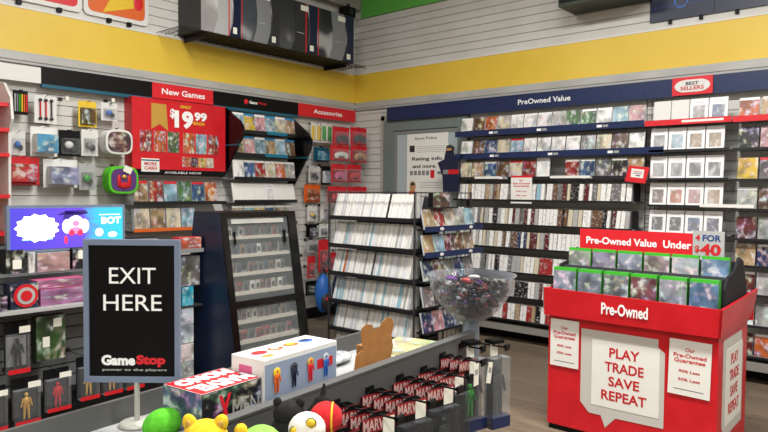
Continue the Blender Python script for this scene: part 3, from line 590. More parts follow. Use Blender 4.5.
# accessories section
pack('white card of yellow styluses below the Accessories sign', 5.55, 5.715, 2.20, 2.445, 'white', 'yellow', kind='strips')
pack('white card of green and grey styluses below the Accessories sign', 5.73, 5.905, 2.20, 2.45, 'white', 'green', kind='strips')
pack('blue boxed accessory under the yellow styluses', 5.60, 5.86, 1.96, 2.145, 'teal', 'teal', '#4a9ab4')
pack('small blue pack behind the black wing', 5.38, 5.50, 1.96, 2.095, 'blue', 'blue', '#3a8ac0', depth=.03)
pack('white and blue cable pack in the middle peg row', 5.515, 5.705, 1.70, 1.905, 'white', 'dark_grey', kind='blister')
pack('black white and blue earphone pack in the middle peg row', 5.735, 5.89, 1.675, 1.915, 'black', 'white', '#bcd0e0')
pack('orange carded pack low in the accessories section', 5.445, 5.71, 1.46, 1.68, 'orange', 'orange', '#c06a40', depth=.03)
pack('white and yellow cable pack beneath the orange pack', 5.50, 5.66, 1.22, 1.42, 'white', 'yellow', kind='blister')
pack('white carded pack beneath the orange pack', 5.72, 5.88, 1.22, 1.43, 'white', 'white', '#b8b8c0', depth=.04)
k = 0
for (y0, y1, z0, z1, b, lab) in ((5.69, 5.98, 2.165, 2.39, 'dark_grey', 'top left'), (6.0, 6.30, 2.185, 2.41, 'dark_grey', 'top right'), (5.655, 5.98, 1.975, 2.165, 'white', 'second row left'), (6.01, 6.31, 1.965, 2.185, 'skin_tan', 'second row right'), (5.67, 5.915, 1.71, 1.935, 'pink', 'third row left'), (5.935, 6.20, 1.71, 1.94, 'red', 'third row right'), (5.61, 5.94, 1.46, 1.66, 'red', 'lowest row left'), (5.96, 6.31, 1.46, 1.66, 'red', 'lowest row right')):
    pack(f'red controller pack, {lab} of the corner group', y0, y1, z0, z1, 'red_card', b, kind='controller', group='red controller packs near the corner', cat='controller pack', name='controller_pack', off=.36)
pack('dark carded game accessory low in the accessories section', 5.48, 5.66, 1.03, 1.19, 'black', 'black', '#5a6068')
pack('white cable pack right of the dark carded accessory', 5.70, 5.86, 1.02, 1.19, 'white', 'grey', kind='blister')
pack('grey headset pack above the red figure packs', 5.46, 5.66, .84, 1.0, 'light_grey', 'dark_grey', kind='blister', off=.16)
pack('black pack low beside the cabinet frame', 5.40, 5.60, .33, .50, 'black', 'dark_grey', '#30343c', off=.2)
pack('dark blue pack low above the backpacks', 5.95, 6.15, .60, .84, 'navy', 'navy', '#28406c', off=.2)
pack('tall red figure pack hanging low behind the glass cabinet', 5.565, 5.75, .60, 1.01, 'red_card', 'red', kind='blister', off=.25)
pack('small red pack left of the tall red figure pack', 5.43, 5.555, .54, .81, 'red_card', 'red', kind='blister', off=.2)
pack('small red pack right of the tall red figure pack', 5.77, 5.96, .62, .83, 'red_card', 'red', kind='blister', off=.2)
for i, (y, c) in enumerate(((5.55, 'blue'), (5.84, 'navy'))):
    t = thing('backpack', f'{["blue", "navy"][i]} backpack hanging low beside the white game rack', 'backpack', (WX+.35, y, .12), QL)
    MB().ell((0, 0, .24), (.11, .09, .24), c).build('body', t); MB().ell((0, -.07, .15), (.09, .04, .11), 'dark_grey').ell((0, -.10, .18), (.05, .02, .03), 'red').build('front_pocket', t)
    MB().cyl((-.05, 0, .46), (0, 0, .55), .012, None, 'dark_grey', 8).cyl((.05, 0, .46), (0, 0, .55), .012, None, 'dark_grey', 8).build('strap', t)
    peg((WX+.017, y, .66), QL, .36, f'hook holding the {["blue", "navy"][i]} backpack')

# ================================================================== LOW LEFT GONDOLA with screen
GX = -4.95
t = thing('slatwall_gondola', 'dark low shelving gondola with slats in the lower left', 'shelving unit', (GX, 1.2, 0), QL)
m = MB().box(0, 1.68, -.02, .03, .1, 1.22, 'dark_grey')
z = .14
while z < 1.15: m.box(0, 1.68, -.032, -.02, z, z+.078, 'grey'); z += .0895
m.build('back_panel', t); MB().box(0, 1.68, -.4, .03, 0, .1, 'black').build('plinth', t)
MB().box(0, 1.50, -.46, -.032, .795, .815, 'light_grey').build('shelf', t); MB().box(0, .1, -.45, -.032, .815, .83, 'clear_plastic').build('shelf_lip', t)
MB().box(0, 1.50, -.30, -.032, 1.02, 1.032, 'clear_plastic').build('upper_shelf', t)
t = thing('display_screen', 'wide lit screen with purple game artwork above the gondola', 'screen', (-4.72, 1.69, 1.165), QL)
MB().box(-.02, .80, 0, .04, 0, .32, 'frame_grey').build('bezel', t)
m = MB().box(0, .78, -.004, 0, .02, .30, 'screen'); m.build('display', t)
m = MB()
star = []
for k in range(26):
    a = 2*PI*k/26; r = 1.0 if k % 2 else .86; star.append((.17+.135*r*math.cos(a)*1.1, .165+.098*r*math.sin(a)*(1.0)))
m.poly(star, -.006, -.004, 'emit_white')

for q in range(9): m.ell((.085+(q*37 % 17)*.010, -.0065, .11+(q*23 % 11)*.011), (.010, .001, .005), ['emit_cyan', 'emit_pink', 'emit_lilac'][q % 3], 8)
m.box(.07, .27, -.0068, -.006, .085, .092, 'emit_cyan').box(.09, .25, -.0068, -.006, .135, .14, 'emit_lilac')
m.ell((.43, -.006, .195), (.055, .002, .05), 'emit_white').ell((.43, -.008, .19), (.026, .002, .022), 'emit_pink').ell((.37, -.006, .17), (.035, .002, .05), 'emit_white').ell((.49, -.006, .17), (.035, .002, .05), 'emit_white').ell((.40, -.009, .125), (.022, .002, .022), 'emit_red').ell((.46, -.009, .125), (.022, .002, .022), 'emit_red').ell((.43, -.008, .14), (.05, .002, .025), 'emit_pink').ell((.36, -.008, .075), (.012, .002, .03), 'emit_red')
m.box(.60, .76, -.0068, -.006, .245, .25, 'emit_white').text('BOT', .69, .205, .05, -.0065, 'emit_white', w=.15, bold=.03).ell((.60, -.006, .12), (.03, .002, .03), 'emit_white').ell((.70, -.006, .10), (.035, .002, .02), 'emit_white').poly([(.30, .25), (.36, .28), (.34, .22), (.52, .26), (.50, .285), (.40, .27)], -.0055, -.004, 'emit_dark')
m.build('artwork', t)
MB().box(.36, .42, .04, .06, -.10, .2, 'dark_grey').build('mount', t)
# boxes on the gondola shelf
def gbox(label, y0, y1, z0, z1, mat, color, X=-4.55, d=.12, tagp=None, front='pack_art', extra=None, name='boxed_toy', cat='boxed toy'):
    w, h = y1-y0, z1-z0; t = thing(name, label, cat, (X, y0, z0), QL); MB().box(0, w, 0, d, 0, h, mat, front=front).build('carton', t, color=color)
    if tagp: MB().box(tagp[0], tagp[0]+.055, -.003, -.0005, tagp[1], tagp[1]+.06, 'tag').build('price_tag', t)
    if extra: extra(t)
    return t
gbox('black boxed figure with white tag, left under the screen', 1.655, 1.77, 1.033, 1.19, 'black', '#1e2018', X=-4.70, tagp=(.04, .03))
gbox('white price card box between black box and pink picture box', 1.79, 1.83, 1.033, 1.17, 'tag', '#d8d4d0', X=-4.68, d=.02)
gbox('pinkish picture box below the screen', 1.845, 2.06, 1.033, 1.16, 'light_grey', '#b0908a', X=-4.68)
gbox('dark boxed figure right of the pink picture box', 2.08, 2.20, 1.033, 1.18, 'black', '#1c1c20', X=-4.68, tagp=(.04, .07))
def disc(t): MB().cyl((.09, -.002, .085), (.09, -.012, .085), .075, None, 'red', 24).cyl((.09, -.0122, .085), (.09, -.016, .085), .055, None, 'light_grey', 24).cyl((.09, -.0162, .085), (.09, -.020, .085), .035, None, 'red', 24).build('round_disc', t)
gbox('dark navy box with a round red disc on the shelf', 1.63, 1.80, .816, .98, 'navy_dark', '#1a2440', X=-4.56, tagp=(.17-.06, .05), extra=disc)
gbox('pink and blue box beside the disc box', 1.815, 2.10, .816, .925, 'pink', '#a8709a', X=-4.56)
gbox('long pink box lying behind the disc box', 1.80, 2.12, .93, .985, 'pink', '#9a6080', X=-4.58)
gbox('black box with small white tag at the left shelf end', 1.40, 1.60, .816, .915, 'black', '#161818', X=-4.53, tagp=(.10, .02))
gbox('dark box peeking behind the black box at the shelf end', 1.38, 1.60, .816, .985, 'dark_grey', '#4a3a34', X=-4.71, tagp=(.13, .10))
# figure packs
def figure(m, x, y, z, s, mat):
    m.ell((x, y, z+s*.92), (s*.075, s*.07, s*.09), mat, 10).ell((x, y, z+s*.68), (s*.13, s*.07, s*.17), mat, 10)
    for q in (-1, 1):
        m.cyl((x+q*s*.12, y, z+s*.80), (x+q*s*.19, y-.004, z+s*.48), s*.04, s*.03, mat, 8).cyl((x+q*s*.06, y, z+s*.55), (x+q*s*.09, y, z), s*.06, s*.035, mat, 8)
    return m
def figpack(label, y0, y1, z0, z1, X, frame='dark_red', back='grey', fig='black', tagp=True, group=None, rz=QL, cardred=False, cat='figure pack', name='figure_pack'):
    w, h = y1-y0, z1-z0; t = thing(name, label, cat, (X, (y0+y1)/2, z0), rz, group)
    MB().box(-w/2, w/2, -.002, 0, 0, h, 'black' if not cardred else 'dark_grey').box(-w*.42, w*.42, -.003, -.002, h*.12, h*.72, back).build('backing_card', t)
    MB().box(-w*.46, w*.46, -.055, -.002, .004, h*.76, 'clear_plastic').build('blister', t)
    figure(MB(), 0, -.028, h*.1, h*.58, fig).build('figure', t)
    m = MB().box(-w*.46, w*.46, -.058, -.055, 0, h*.09, 'red')
    m.build('label_strip', t)
    if tagp: MB().box(w*.0, w*.46, -.061, -.059, h*.80, h*.93, 'tag').build('price_tag', t)
    return t
gY = [(1.44, 1.545, .36, .73), (1.62, 1.785, .40, .77), (1.87, 2.06, .43, .77)]
figpack('grey windowed figure pack at the far left edge, lower peg row', 1.42, 1.55, .37, .72, -4.60, fig='black')
figpack('tall grey windowed figure pack with two white tags', 1.60, 1.745, .40, .73, -4.60, fig='black')
t = gbox('green and black boxed figure set hanging right of grey packs', 1.80, 1.99, .44, .74, 'dark_green', '#2c4a24', X=-4.60, d=.08, tagp=(.11, .22)); MB().box(.04, .085, -.003, -.0005, .09, .16, 'tag').build('price_tag', t)
figpack('bottom row figure pack at the left frame edge', 1.44, 1.60, .06, .34, -4.58, back='dark_grey', fig='orange')
figpack('bottom row pack with small gold figure', 1.63, 1.80, .06, .36, -4.58, back='dark_grey', fig='gold')
figpack('bottom row pack with round red toy', 1.83, 2.00, .10, .38, -4.58, back='dark_grey', fig='plush_red')
for i in range(3): figpack(f'dark figure pack hidden low behind the exit sign, {ordn(i)} from left', 2.06+i*.17, 2.21+i*.17, .12, .42, -4.60, back='black', fig='gold' if i < 2 else 'black')
for j, (yy_, zz_) in enumerate(((1.485, .71), (1.672, .72), (1.895, .73), (1.52, .33), (1.715, .35), (1.915, .37), (2.135, .41), (2.305, .41), (2.475, .41))):
    peg((GX+.035, yy_, zz_), QL, .38, f'wire hook, {ordn(j)} of the gondola pegs from upper left')
# stuff on the gondola right end next to the cabinet
t = thing('gondola_shelf', 'narrow shelf of mixed packs left of the blue cabinet side', 'shelf', (-4.92, 2.50, 1.13), QL); MB().box(0, .46, -.52, 0, 0, .012, 'dark_grey').build('board', t); MB().box(0, .46, -.53, -.52, -.01, .02, 'grey').build('price_rail', t)
gbox('red and white flat pack tilted on the narrow shelf', 2.76, 2.95, 1.1425, 1.235, 'bright_red', '#c05a3c', X=-4.41, d=.1)
gbox('grey picture pack on the narrow shelf', 2.66, 2.75, 1.1425, 1.21, 'light_grey', '#a09a96', X=-4.41, d=.1)
t = thing('gondola_shelf', 'lower narrow shelf left of the blue cabinet side', 'shelf', (-4.92, 2.50, .70), QL); MB().box(0, .46, -.52, 0, 0, .012, 'dark_grey').build('board', t)
gbox('grey boxed bundle on the lower narrow shelf', 2.78, 2.95, .86, 1.09, 'grey', '#6a6460', X=-4.43, d=.12)
gbox('teal banded game box on the lower narrow shelf', 2.78, 2.88, .7125, .855, 'teal_rail', '#2a9ab0', X=-4.41, d=.1)
for i in range(4): gbox(f'white boxed game, {ordn(i)} from the top in low stack by cabinet', 2.76, 2.88, .565-i*.141, .70-i*.141, 'white', ['#b8c0c8', '#a8b0b8', '#c8c0b8', '#989ca4'][i], X=-4.41, d=.14)

# ================================================================== GLASS CABINET
t = thing('glass_cabinet', 'black glass fronted cabinet with navy side and lit shelves', 'cabinet', (-4.2, 2.99, 0), QL)
# local: x along +Y (0..0.70), -y towards +X
def sidepoly(x0, x1, mat, name, inset=0.0):
    o = MB(); o.X = Matrix.Rotation(-PI/2, 4, 'Z'); o.poly([(-.34, 0), (.25, 0), (.0, 1.43), (-.34, 1.43)], -x1, -x0, mat); return o
o = MB(); o.X = Matrix.Rotation(-PI/2, 4, 'Z').inverted() @ Matrix.Identity(4)
def side(x0, x1, mat):   # polygon in (towards viewer, z) extruded along local x
    m = MB(); P = [(.56, 0), (-.25, 0), (0, 1.43), (.34, 1.43)]; n = 4
    pts = [(x0, y, z) for y, z in P] + [(x1, y, z) for y, z in P]
    return m.add(pts, [(0, 3, 2, 1)[::-1], (4, 5, 6, 7)[::-1]] + [(i, n+i, n+(i+1) % n, (i+1) % n) for i in range(4)], mat)
M('cab_navy', '#0f2140', .35); M('cab_back', '#9a9488', .6); M('cab_shelf', '#b4aea0', .5)
side(-.02, 0, 'cab_navy').build('side_panel', t); side(.70, .72, 'black').build('side_panel', t)
MB().box(0, .70, -.0, .34, 1.41, 1.43, 'black').build('top_panel', t); MB().box(0, .70, .31, .33, 0, 1.41, 'cab_back').build('back_panel', t); MB().box(0, .70, -.25, .31, 0, .10, 'black').build('plinth', t)
fy = lambda z: -.25*(1-z/1.43)
def frbar(x0, x1, z0, z1, mat='gloss_black', th=.02, off=.0):
    m = MB(); P = [(x0, fy(z0)-th-off, z0), (x1, fy(z0)-th-off, z0), (x1, fy(z0)-off, z0), (x0, fy(z0)-off, z0), (x0, fy(z1)-th-off, z1), (x1, fy(z1)-th-off, z1), (x1, fy(z1)-off, z1), (x0, fy(z1)-off, z1)]
    return m.add(P, [(0, 1, 5, 4), (1, 2, 6, 5), (2, 3, 7, 6), (3, 0, 4, 7), (4, 5, 6, 7), (3, 2, 1, 0)], mat)
m = frbar(-.02, .03, 0, 1.43); 
for a in ((.635, .72, 0, 1.43), (.03, .635, 1.395, 1.43), (.03, .635, .71, .755), (.03, .635, 0, .12)):
    q = frbar(*a); m.add(q.v, [tuple(f) for f in q.f], 'gloss_black')
m.build('front_frame', t); frbar(.03, .635, .12, .71, 'cabinet_glass', .004).build('glass_door', t); frbar(.03, .635, .755, 1.395, 'cabinet_glass', .004).build('glass_door', t)
frbar(.07, .085, 1.18, 1.28, 'black', .01, .02).build('handle', t); frbar(.56, .585, 1.18, 1.28, 'black', .01, .02).build('handle', t)
frbar(.07, .59, 1.34, 1.375, 'silver_trim', .006, .004).build('light_bar', t)
SH = [1.24, 1.10, .96, .815, .60, .45, .30]
for k, z in enumerate(SH): MB().box(0, .70, fy(z)+.01, .30, z-.022, z, 'cab_shelf').build('shelf', t)
ITC = ['#6a3434', '#4a4a4e', '#a8a49c', '#7a5a4a', '#3a4252', '#c8c4bc', '#8a3030', '#55504a']
itm = MB().box(-.022, .022, 0, .02, 0, .075, 'light_grey', front='own_colour').box(-.012, .012, -.006, 0, .012, .05, 'dark_grey').build('cartridge'); ime = itm.data; bpy.data.objects.remove(itm)
for k, z in enumerate(SH):
    for i in range(10):
        if random.random() < .12: continue
        cc = random.randrange(8)
        put(ime, 'carded_game', (-4.2-(fy(z)+.05+random.uniform(0, .03)), 2.99+.085+i*.056, z+.0005), (0, 0, QL), ITC[cc], f'small carded game, {ordn(i)} from left on {NAMES[k]} shelf inside glass cabinet', 'carded game', f'carded games on {NAMES[k]} cabinet shelf')

# ================================================================== WHITE GAME RACK (wire gondola)
RX0, RX1, RY = -4.33, -3.37, 4.30
t = thing('wire_game_rack', 'freestanding wire rack packed with white game cases', 'display rack', (RX0, RY, 0))
W = RX1-RX0; m = MB()
for x in (-.02, W+.02):
    for y in (-.02, .40, .82): m.cyl((x, y, 0), (x, y, 1.60), .008, None, 'wire', 8)
for z in (.15, .6, 1.1, 1.59):
    for y in (-.02, .82): 
        if z > 1.5 or y > 0: m.cyl((-.02, y, z), (W+.02, y, z), .005, None, 'wire', 6)
    for x in (-.02, W+.02): m.cyl((x, -.02, z), (x, .82, z), .005, None, 'wire', 6)
for i in range(13): m.cyl((W+.02, .0+i*.066, .1), (W+.02, .0+i*.066, 1.6), .0025, None, 'wire', 5)
for i in range(13): m.cyl((-.02, .0+i*.066, .1), (-.02, .0+i*.066, 1.6), .0025, None, 'wire', 5)
m.build('wire_frame', t)
MB().box(0, W, .33, .36, .08, 1.55, 'dark_grey').build('core_panel', t)
RKZ = [1.375, 1.12, .865, .61, .355, .10]
for k, z in enumerate(RKZ): MB().box(-.02, W+.02, -.03, .33, z-.035, z, 'shelf_black').build('shelf', t)
for k in range(5):
    z = 1.30-k*.215
    MB().box(W+.02, W+.12, .02, .80, z-.03, z-.012, 'shelf_black').build('side_shelf', t)
    if k < 2:
        MB().box(W+.115, W+.13, .0, .86, z-.035, z+.012, 'navy').build('side_price_rail', t)
        MB().ell((W+.131, .22, z-.012), (.003, .03, .014), 'white').ell((W+.131, .66, z-.012), (.003, .03, .014), 'white').build('oval_label', t)
PAL['soft white'] = '#dfe1e2'; PAL['off white'] = '#d6d4cc'; PAL['silver'] = '#c2c5c9'
WR = ['white', 'white', 'white', 'soft white', 'soft white', 'off white', 'silver', 'white', 'soft white', 'white', 'silver', 'pale grey', 'off white', 'light blue']
rm = MB().box(-.0115, .0115, 0, .13, 0, .205, 'white', front='spine_white', top='paper').build('x'); rme = rm.data; bpy.data.objects.remove(rm)
for r, z in enumerate(RKZ):
    x = RX0+.015; k = 0
    lim = RX1-.05 if r < 5 else RX1-.45
    while x < lim:
        c = random.choice(WR if r else WR[:7]+['white']*6)
        if random.random() < .015: c = random.choice(['black', 'orange', 'blue'])
        put(rme, 'slim_game_case', (x+.012, RY+.0+random.uniform(-.006, .006), z+.001), (-.20, .09, 0), PAL[c], f'{c} slim game case, {ordn(k)} from left on {["top", "second", "third", "fourth", "fifth", "lowest"][r]} rack shelf', 'slim video game', f'slim games on {["top", "second", "third", "fourth", "fifth", "lowest"][r]} rack shelf')
        x += .0245; k += 1
SC = [['tan', 'red', 'cream', 'pale grey', 'light blue'], ['tan', 'light blue', 'dark red', 'brown', 'tan'], ['dark blue', 'brown', 'grey', 'dark blue', 'grey'], ['grey', 'black', 'dark blue', 'black', 'grey'], ['dark blue', 'pink', 'dark blue', 'grey', 'brown']]
for k in range(5):
    z = 1.30-k*.215
    for i, c in enumerate(SC[k]):
        face_case((RX1+.11, RY+.08+i*.150, z-.011), QL, PAL[c], f'{c} game case, {ordn(i)} from left on {NAMES[k]} side shelf of wire rack', f'games on {NAMES[k]} side shelf of the wire rack', 'cover_plain', w=.145, h=.17, lean=.22)
t = thing('boxed_toy', 'brown boxed item standing on top side of the wire rack', 'boxed toy', (RX1-.02, RY+.22, 1.47)); 
t.location = (RX1+.09, RY+.14, 1.47); t.rotation_euler = (0, 0, QL); MB().box(0, .24, 0, .05, 0, .12, 'black', front='pack_art').build('carton', t, color='#5a4236'); MB().box(-.03, .30, -.03, .08, -.012, -.001, 'shelf_black').build('ledge', t)

# ================================================================== RED PRE-OWNED BIN
BXL, BXR, BYF, BYB = -2.045, -.985, 4.10, 4.80
t = thing('game_dump_bin', 'red cardboard Pre-Owned game bin with speech bubble print', 'dump bin', (BXL, BYF, 0)); W = BXR-BXL; D = BYB-BYF
MB().box(0, W, 0, D, .035, .80, 'red_card').build('body', t, bevel=.004); MB().box(.01, W-.01, .01, D, 0, .034, 'black').build('base', t)
m = MB()   # flared tray lip of four boards
m.add([(-.012, -.045, .78), (W+.02, -.045, .78), (W+.03, -.055, .945), (-.012, -.055, .965), (-.012, -.03, .78), (W+.02, -.03, .78), (W+.03, -.04, .945), (-.012, -.04, .965)], [(0, 1, 2, 3), (7, 6, 5, 4), (3, 2, 6, 7), (0, 4, 5, 1), (1, 5, 6, 2), (0, 3, 7, 4)], 'red_card')
m.add([(W+.02, -.045, .78), (W+.02, D+.02, .80), (W+.05, D+.03, .985), (W+.03, -.055, .945), (W+.005, -.045, .78), (W+.005, D+.02, .80), (W+.035, D+.03, .985), (W+.015, -.055, .945)], [(0, 1, 2, 3), (7, 6, 5, 4), (3, 2, 6, 7), (0, 4, 5, 1), (1, 5, 6, 2), (0, 3, 7, 4)], 'red_card')
m.box(-.012, -.002, -.045, D+.02, .78, .96, 'red_card').box(-.012, W+.03, D+.005, D+.02, .78, .96, 'red_card').box(-.02, W+.01, -.03, D, .78, .80, 'red_card')
m.build('tray', t)
MB().text('Pre-Owned', W*.5, .872, .075, -.0525, 'text_white', w=.29, bold=.025).build('lettering', t)
mm = MB(); mm.X = Matrix.Translation((-.012, .0, 0)); mm.add([(-.0, -.04, .80), (-.06, .06, .80), (-.07, .07, .95), (-.0, -.05, .965), (-.004, -.03, .80), (-.06, .07, .80), (-.07, .08, .95), (-.004, -.04, .965)], [(0, 3, 2, 1), (4, 5, 6, 7), (3, 7, 6, 2), (0, 1, 5, 4)], 'price_grey'); mm.build('torn_flap', t)
def bubble(mo, sx, face, oy, txt=True):
    mo.poly([(.0, .0), (.055, -.075), (.09, -.065), (.13, -.15), (.165, -.055), (.52, -.055), (.52, .42), (.46, .49), (0, .49)][:0] or [(0, .02), (.06, -.045), (.14, -.045), (.17, -.12), (.235, -.045), (.53, -.04), (.53, .42), (.49, .45), (.49, .50), (0, .50)], oy-.002, oy, 'bubble_edge')
    mo.box(.075, .50, oy-.004, oy-.002, .015, .44, 'paper')
    for i, wd in enumerate(('PLAY', 'TRADE', 'SAVE', 'REPEAT')): mo.text(wd, .285, .372-i*.092, .062, oy-.0045, 'text_red', w=(.19, .245, .195, .285)[i], bold=.02)
m = MB(); m.X = Matrix.Translation((.235, 0, .215)); bubble(m, 1, 0, -.001); m.build('speech_bubble', t)
m = MB(); m.X = Matrix.Translation((W, .10, .20)) @ Matrix.Rotation(PI/2, 4, 'Z'); m.X = m.X @ Matrix.Diagonal((.9, 1, 1.08, 1)); bubble(m, 1, 0, -.001); m.build('side_bubble', t)
guarantee((-1.925, BYF-.006, .755), 0, .20, .315, 'white Our Pre-Owned Guarantee sheet on left front of the red bin', name='guarantee_sheet')
guarantee((-1.135, BYF-.006, .735), 0, .235, .33, 'white Our Pre-Owned Guarantee sheet on right front of the red bin', name='guarantee_sheet', tilt=.02)
# stepped black foam inside
M('foam', '#15151a', .9)
m = MB(); 
def slab(pts, x0, x1): 
    n = len(pts); P = [(x0, y, z) for y, z in pts]+[(x1, y, z) for y, z in pts]
    return P, [tuple(range(n))[::-1], tuple(range(n, 2*n))]+[(i, (i+1) % n, n+(i+1) % n, n+i) for i in range(n)]
P, Fc = slab([(.02, .80), (.02, .93), (.16, .93), (.16, 1.09), (.22, 1.10), (.25, 1.05), (.40, 1.05), (.40, 1.18), (.46, 1.16), (.62, .98), (.66, .80)], .0, W-.0)
m.add(P, Fc, 'foam'); m.build('stepped_insert', t)
for xe in (-.004, W-.012):
    P, Fc = slab([(.10, .80), (.10, 1.04), (.16, 1.11), (.24, 1.12), (.33, 1.14), (.42, 1.21), (.52, 1.18), (.62, 1.02), (.66, .80)], xe, xe+.016); m = MB(); m.add(P, Fc, 'foam'); m.build('end_cheek', t)
BC1 = ['#8a9aa8', '#7c8894', '#6a6f74', '#7a4a50', '#8a8f94', '#5a7a98']; BC2 = ['#8a9488', '#8c88a0', '#8890a0', '#a08890', '#aab0b8', '#7090b0']
for row, (yy_, z, cols) in enumerate(((4.135, .932, BC1), (4.365, 1.052, BC2))):
    for i in range(6):
        for k in range(2 if row == 0 else 1):
            c = face_case((BXL+.09+i*.1745, yy_+k*.032, z), 0, cols[i], f'green topped game case, {ordn(i)} slot from left, {["front", "middle", "back"][k]} copy, {["front", "rear"][row]} tier of bin', f'green topped games in {["front", "rear"][row]} tier of the red bin', 'cover_green_band', 'xbox_shell', w=.158, h=.165, lean=.05, d=.030, name='green_game_case')
t = thing('bin_topper_sign', 'red Pre-Owned Value Under sign standing over the bin', 'sign', (BXL-.01, 4.60, 1.185)); MB().box(0, .80, -.006, 0, 0, .155, 'bright_red').text('Pre-Owned Value  Under', .41, .075, .052, -.0065, 'text_white', w=.72, bold=.025).build('panel', t)
MB().box(.1, .12, 0, .012, -.20, .1, 'black').box(.68, .70, 0, .012, -.20, .1, 'black').build('post', t)
t = thing('price_card', 'white 4 for $40 card at the right end of topper sign', 'sign', (-1.275, 4.59, 1.185)); MB().box(0, .19, -.004, 0, 0, .175, 'light_grey').text('4', .03, .13, .042, -.0045, 'text_red', bold=.03).text('FOR', .115, .13, .042, -.0045, 'text_navy', w=.11, bold=.03).text('$', .028, .055, .05, -.0045, 'text_red', bold=.03).text('40', .108, .055, .075, -.0045, 'text_red', w=.125, bold=.04).build('card', t)

# ================================================================== COUNTER TRAY FIXTURE with rail
ang = math.atan2(1.41, -.13)          # direction of the rail
P0 = Vector((-1.41, .94, 0)); RU = Vector((-.13, 1.41, 0)).normalized(); RN = Vector((RU.y, -RU.x, 0))   # RN points to the aisle (+X)
base = P0 - RU*.55; LEN = 2.0
t = thing('counter_fixture', 'long low fixture with metal rail and open top tray', 'display fixture', (base.x, base.y, 0), math.atan2(RU.y, RU.x))
# local: +x along rail to the far end, -y towards aisle, +y towards left wall
MB().box(0, LEN, .0, .46, .06, .885, 'grey').build('body', t); MB().box(0, LEN, .03, .43, 0, .06, 'black').build('plinth', t)
MB().box(0, LEN, .018, .47, .886, .90, 'light_grey').build('tray_floor', t)
MB().box(0, LEN, -.012, .018, .915, 1.0, 'rail_metal').box(0, LEN, -.016, .022, .996, 1.003, 'rail_metal').build('top_rail', t)
MB().box(0, LEN, .455, .47, .9, .97, 'rail_metal').build('back_rail', t)
m = MB()
z = .10
while z < .87: m.box(0, LEN, -.012, 0, z, z+.075, 'rail_metal'); z += .0895
m.box(0, LEN, -.012, 0, z+.0, .915, 'rail_metal'); m.build('slat_front', t)
post_c = P0 + RU*1.50 + RN*(-.035)
t = thing('support_post', 'round blue grey metal post at the end of the rail', 'post', (post_c.x, post_c.y, 0)); MB().cyl((0, 0, 0), (0, 0, 1.035), .037, None, 'post_metal', 24).build('column', t); MB().cyl((0, 0, 0), (0, 0, .02), .045, None, 'post_metal', 24).build('foot', t)
# bowl of trinkets
t = thing('clear_bowl', 'clear plastic bowl on the metal post, full of trinkets', 'bowl', (post_c.x, post_c.y, 1.037))
MB().lathe([(.0, .0), (.06, .002), (.10, .03), (.145, .08), (.178, .14), (.188, .195), (.196, .20), (.196, .205), (.186, .203), (.174, .142), (.14, .084), (.095, .036), (.055, .008), (0, .006)], (0, 0, 0), 'bowl_plastic', 40).build('bowl', t)
MB().cyl((0, 0, -.002), (0, 0, .003), .04, None, 'post_metal', 20).build('foot', t)
M('dark_red_t', '#5a1a1e', .5)
rb = random.Random(3); m = MB()
TM = ['black', 'dark_grey', 'black', 'black', 'dark_red_t', 'dark_grey', 'black', 'purple', 'navy_dark', 'dark_green', 'grey', 'dark_red_t']
for k in range(420):
    a = rb.uniform(0, 2*PI); zz = rb.uniform(.03, .172); rmax = .07 if zz < .04 else min(.163, .07+(zz-.03)*.88); r = rmax*math.sqrt(rb.random())
    R3 = Matrix.Rotation(rb.uniform(0, 6), 3, 'X') @ Matrix.Rotation(rb.uniform(0, 6), 3, 'Z')
    if k % 2: m.ell((r*math.cos(a), r*math.sin(a), zz), (rb.uniform(.008, .02), rb.uniform(.006, .012), rb.uniform(.005, .010)), rb.choice(TM), 8, R3)
    else: m.X = Matrix.Translation((r*math.cos(a), r*math.sin(a), zz)) @ R3.to_4x4(); m.box(-.015, .015, -.010, .010, -.003, .003, rb.choice(TM)); m.X = Matrix()
o = tag(m.build('trinket_jumble', None, (post_c.x, post_c.y, 1.037)), 'dark jumble of small keychains and trinkets filling the clear bowl', 'trinkets'); o['kind'] = 'stuff'
for k, (dx, dy, c, nm) in enumerate(((.02, -.06, 'strip_red', 'dark red'), (-.07, -.05, 'purple', 'purple'), (.08, .0, 'dark_green', 'dark green'), (-.02, .05, 'light_grey', 'pale grey'))):
    o = MB().ell((0, 0, 0), (.032, .02, .012), c, 12).ell((.02, 0, .006), (.01, .01, .01), 'dark_grey', 8).build('trinket', None, (post_c.x+dx, post_c.y+dy, 1.037+.183), (.2, .1, k*1.1)); tag(o, f'{nm} trinket lying on top of the jumble in the bowl', 'trinket', 'trinkets on top in the bowl')

def onT(s, n, z): p = P0 + RU*s + RN*n; return (p.x, p.y, z)    # s along the rail, n towards the aisle
RZ_ = math.atan2(RU.y, RU.x)
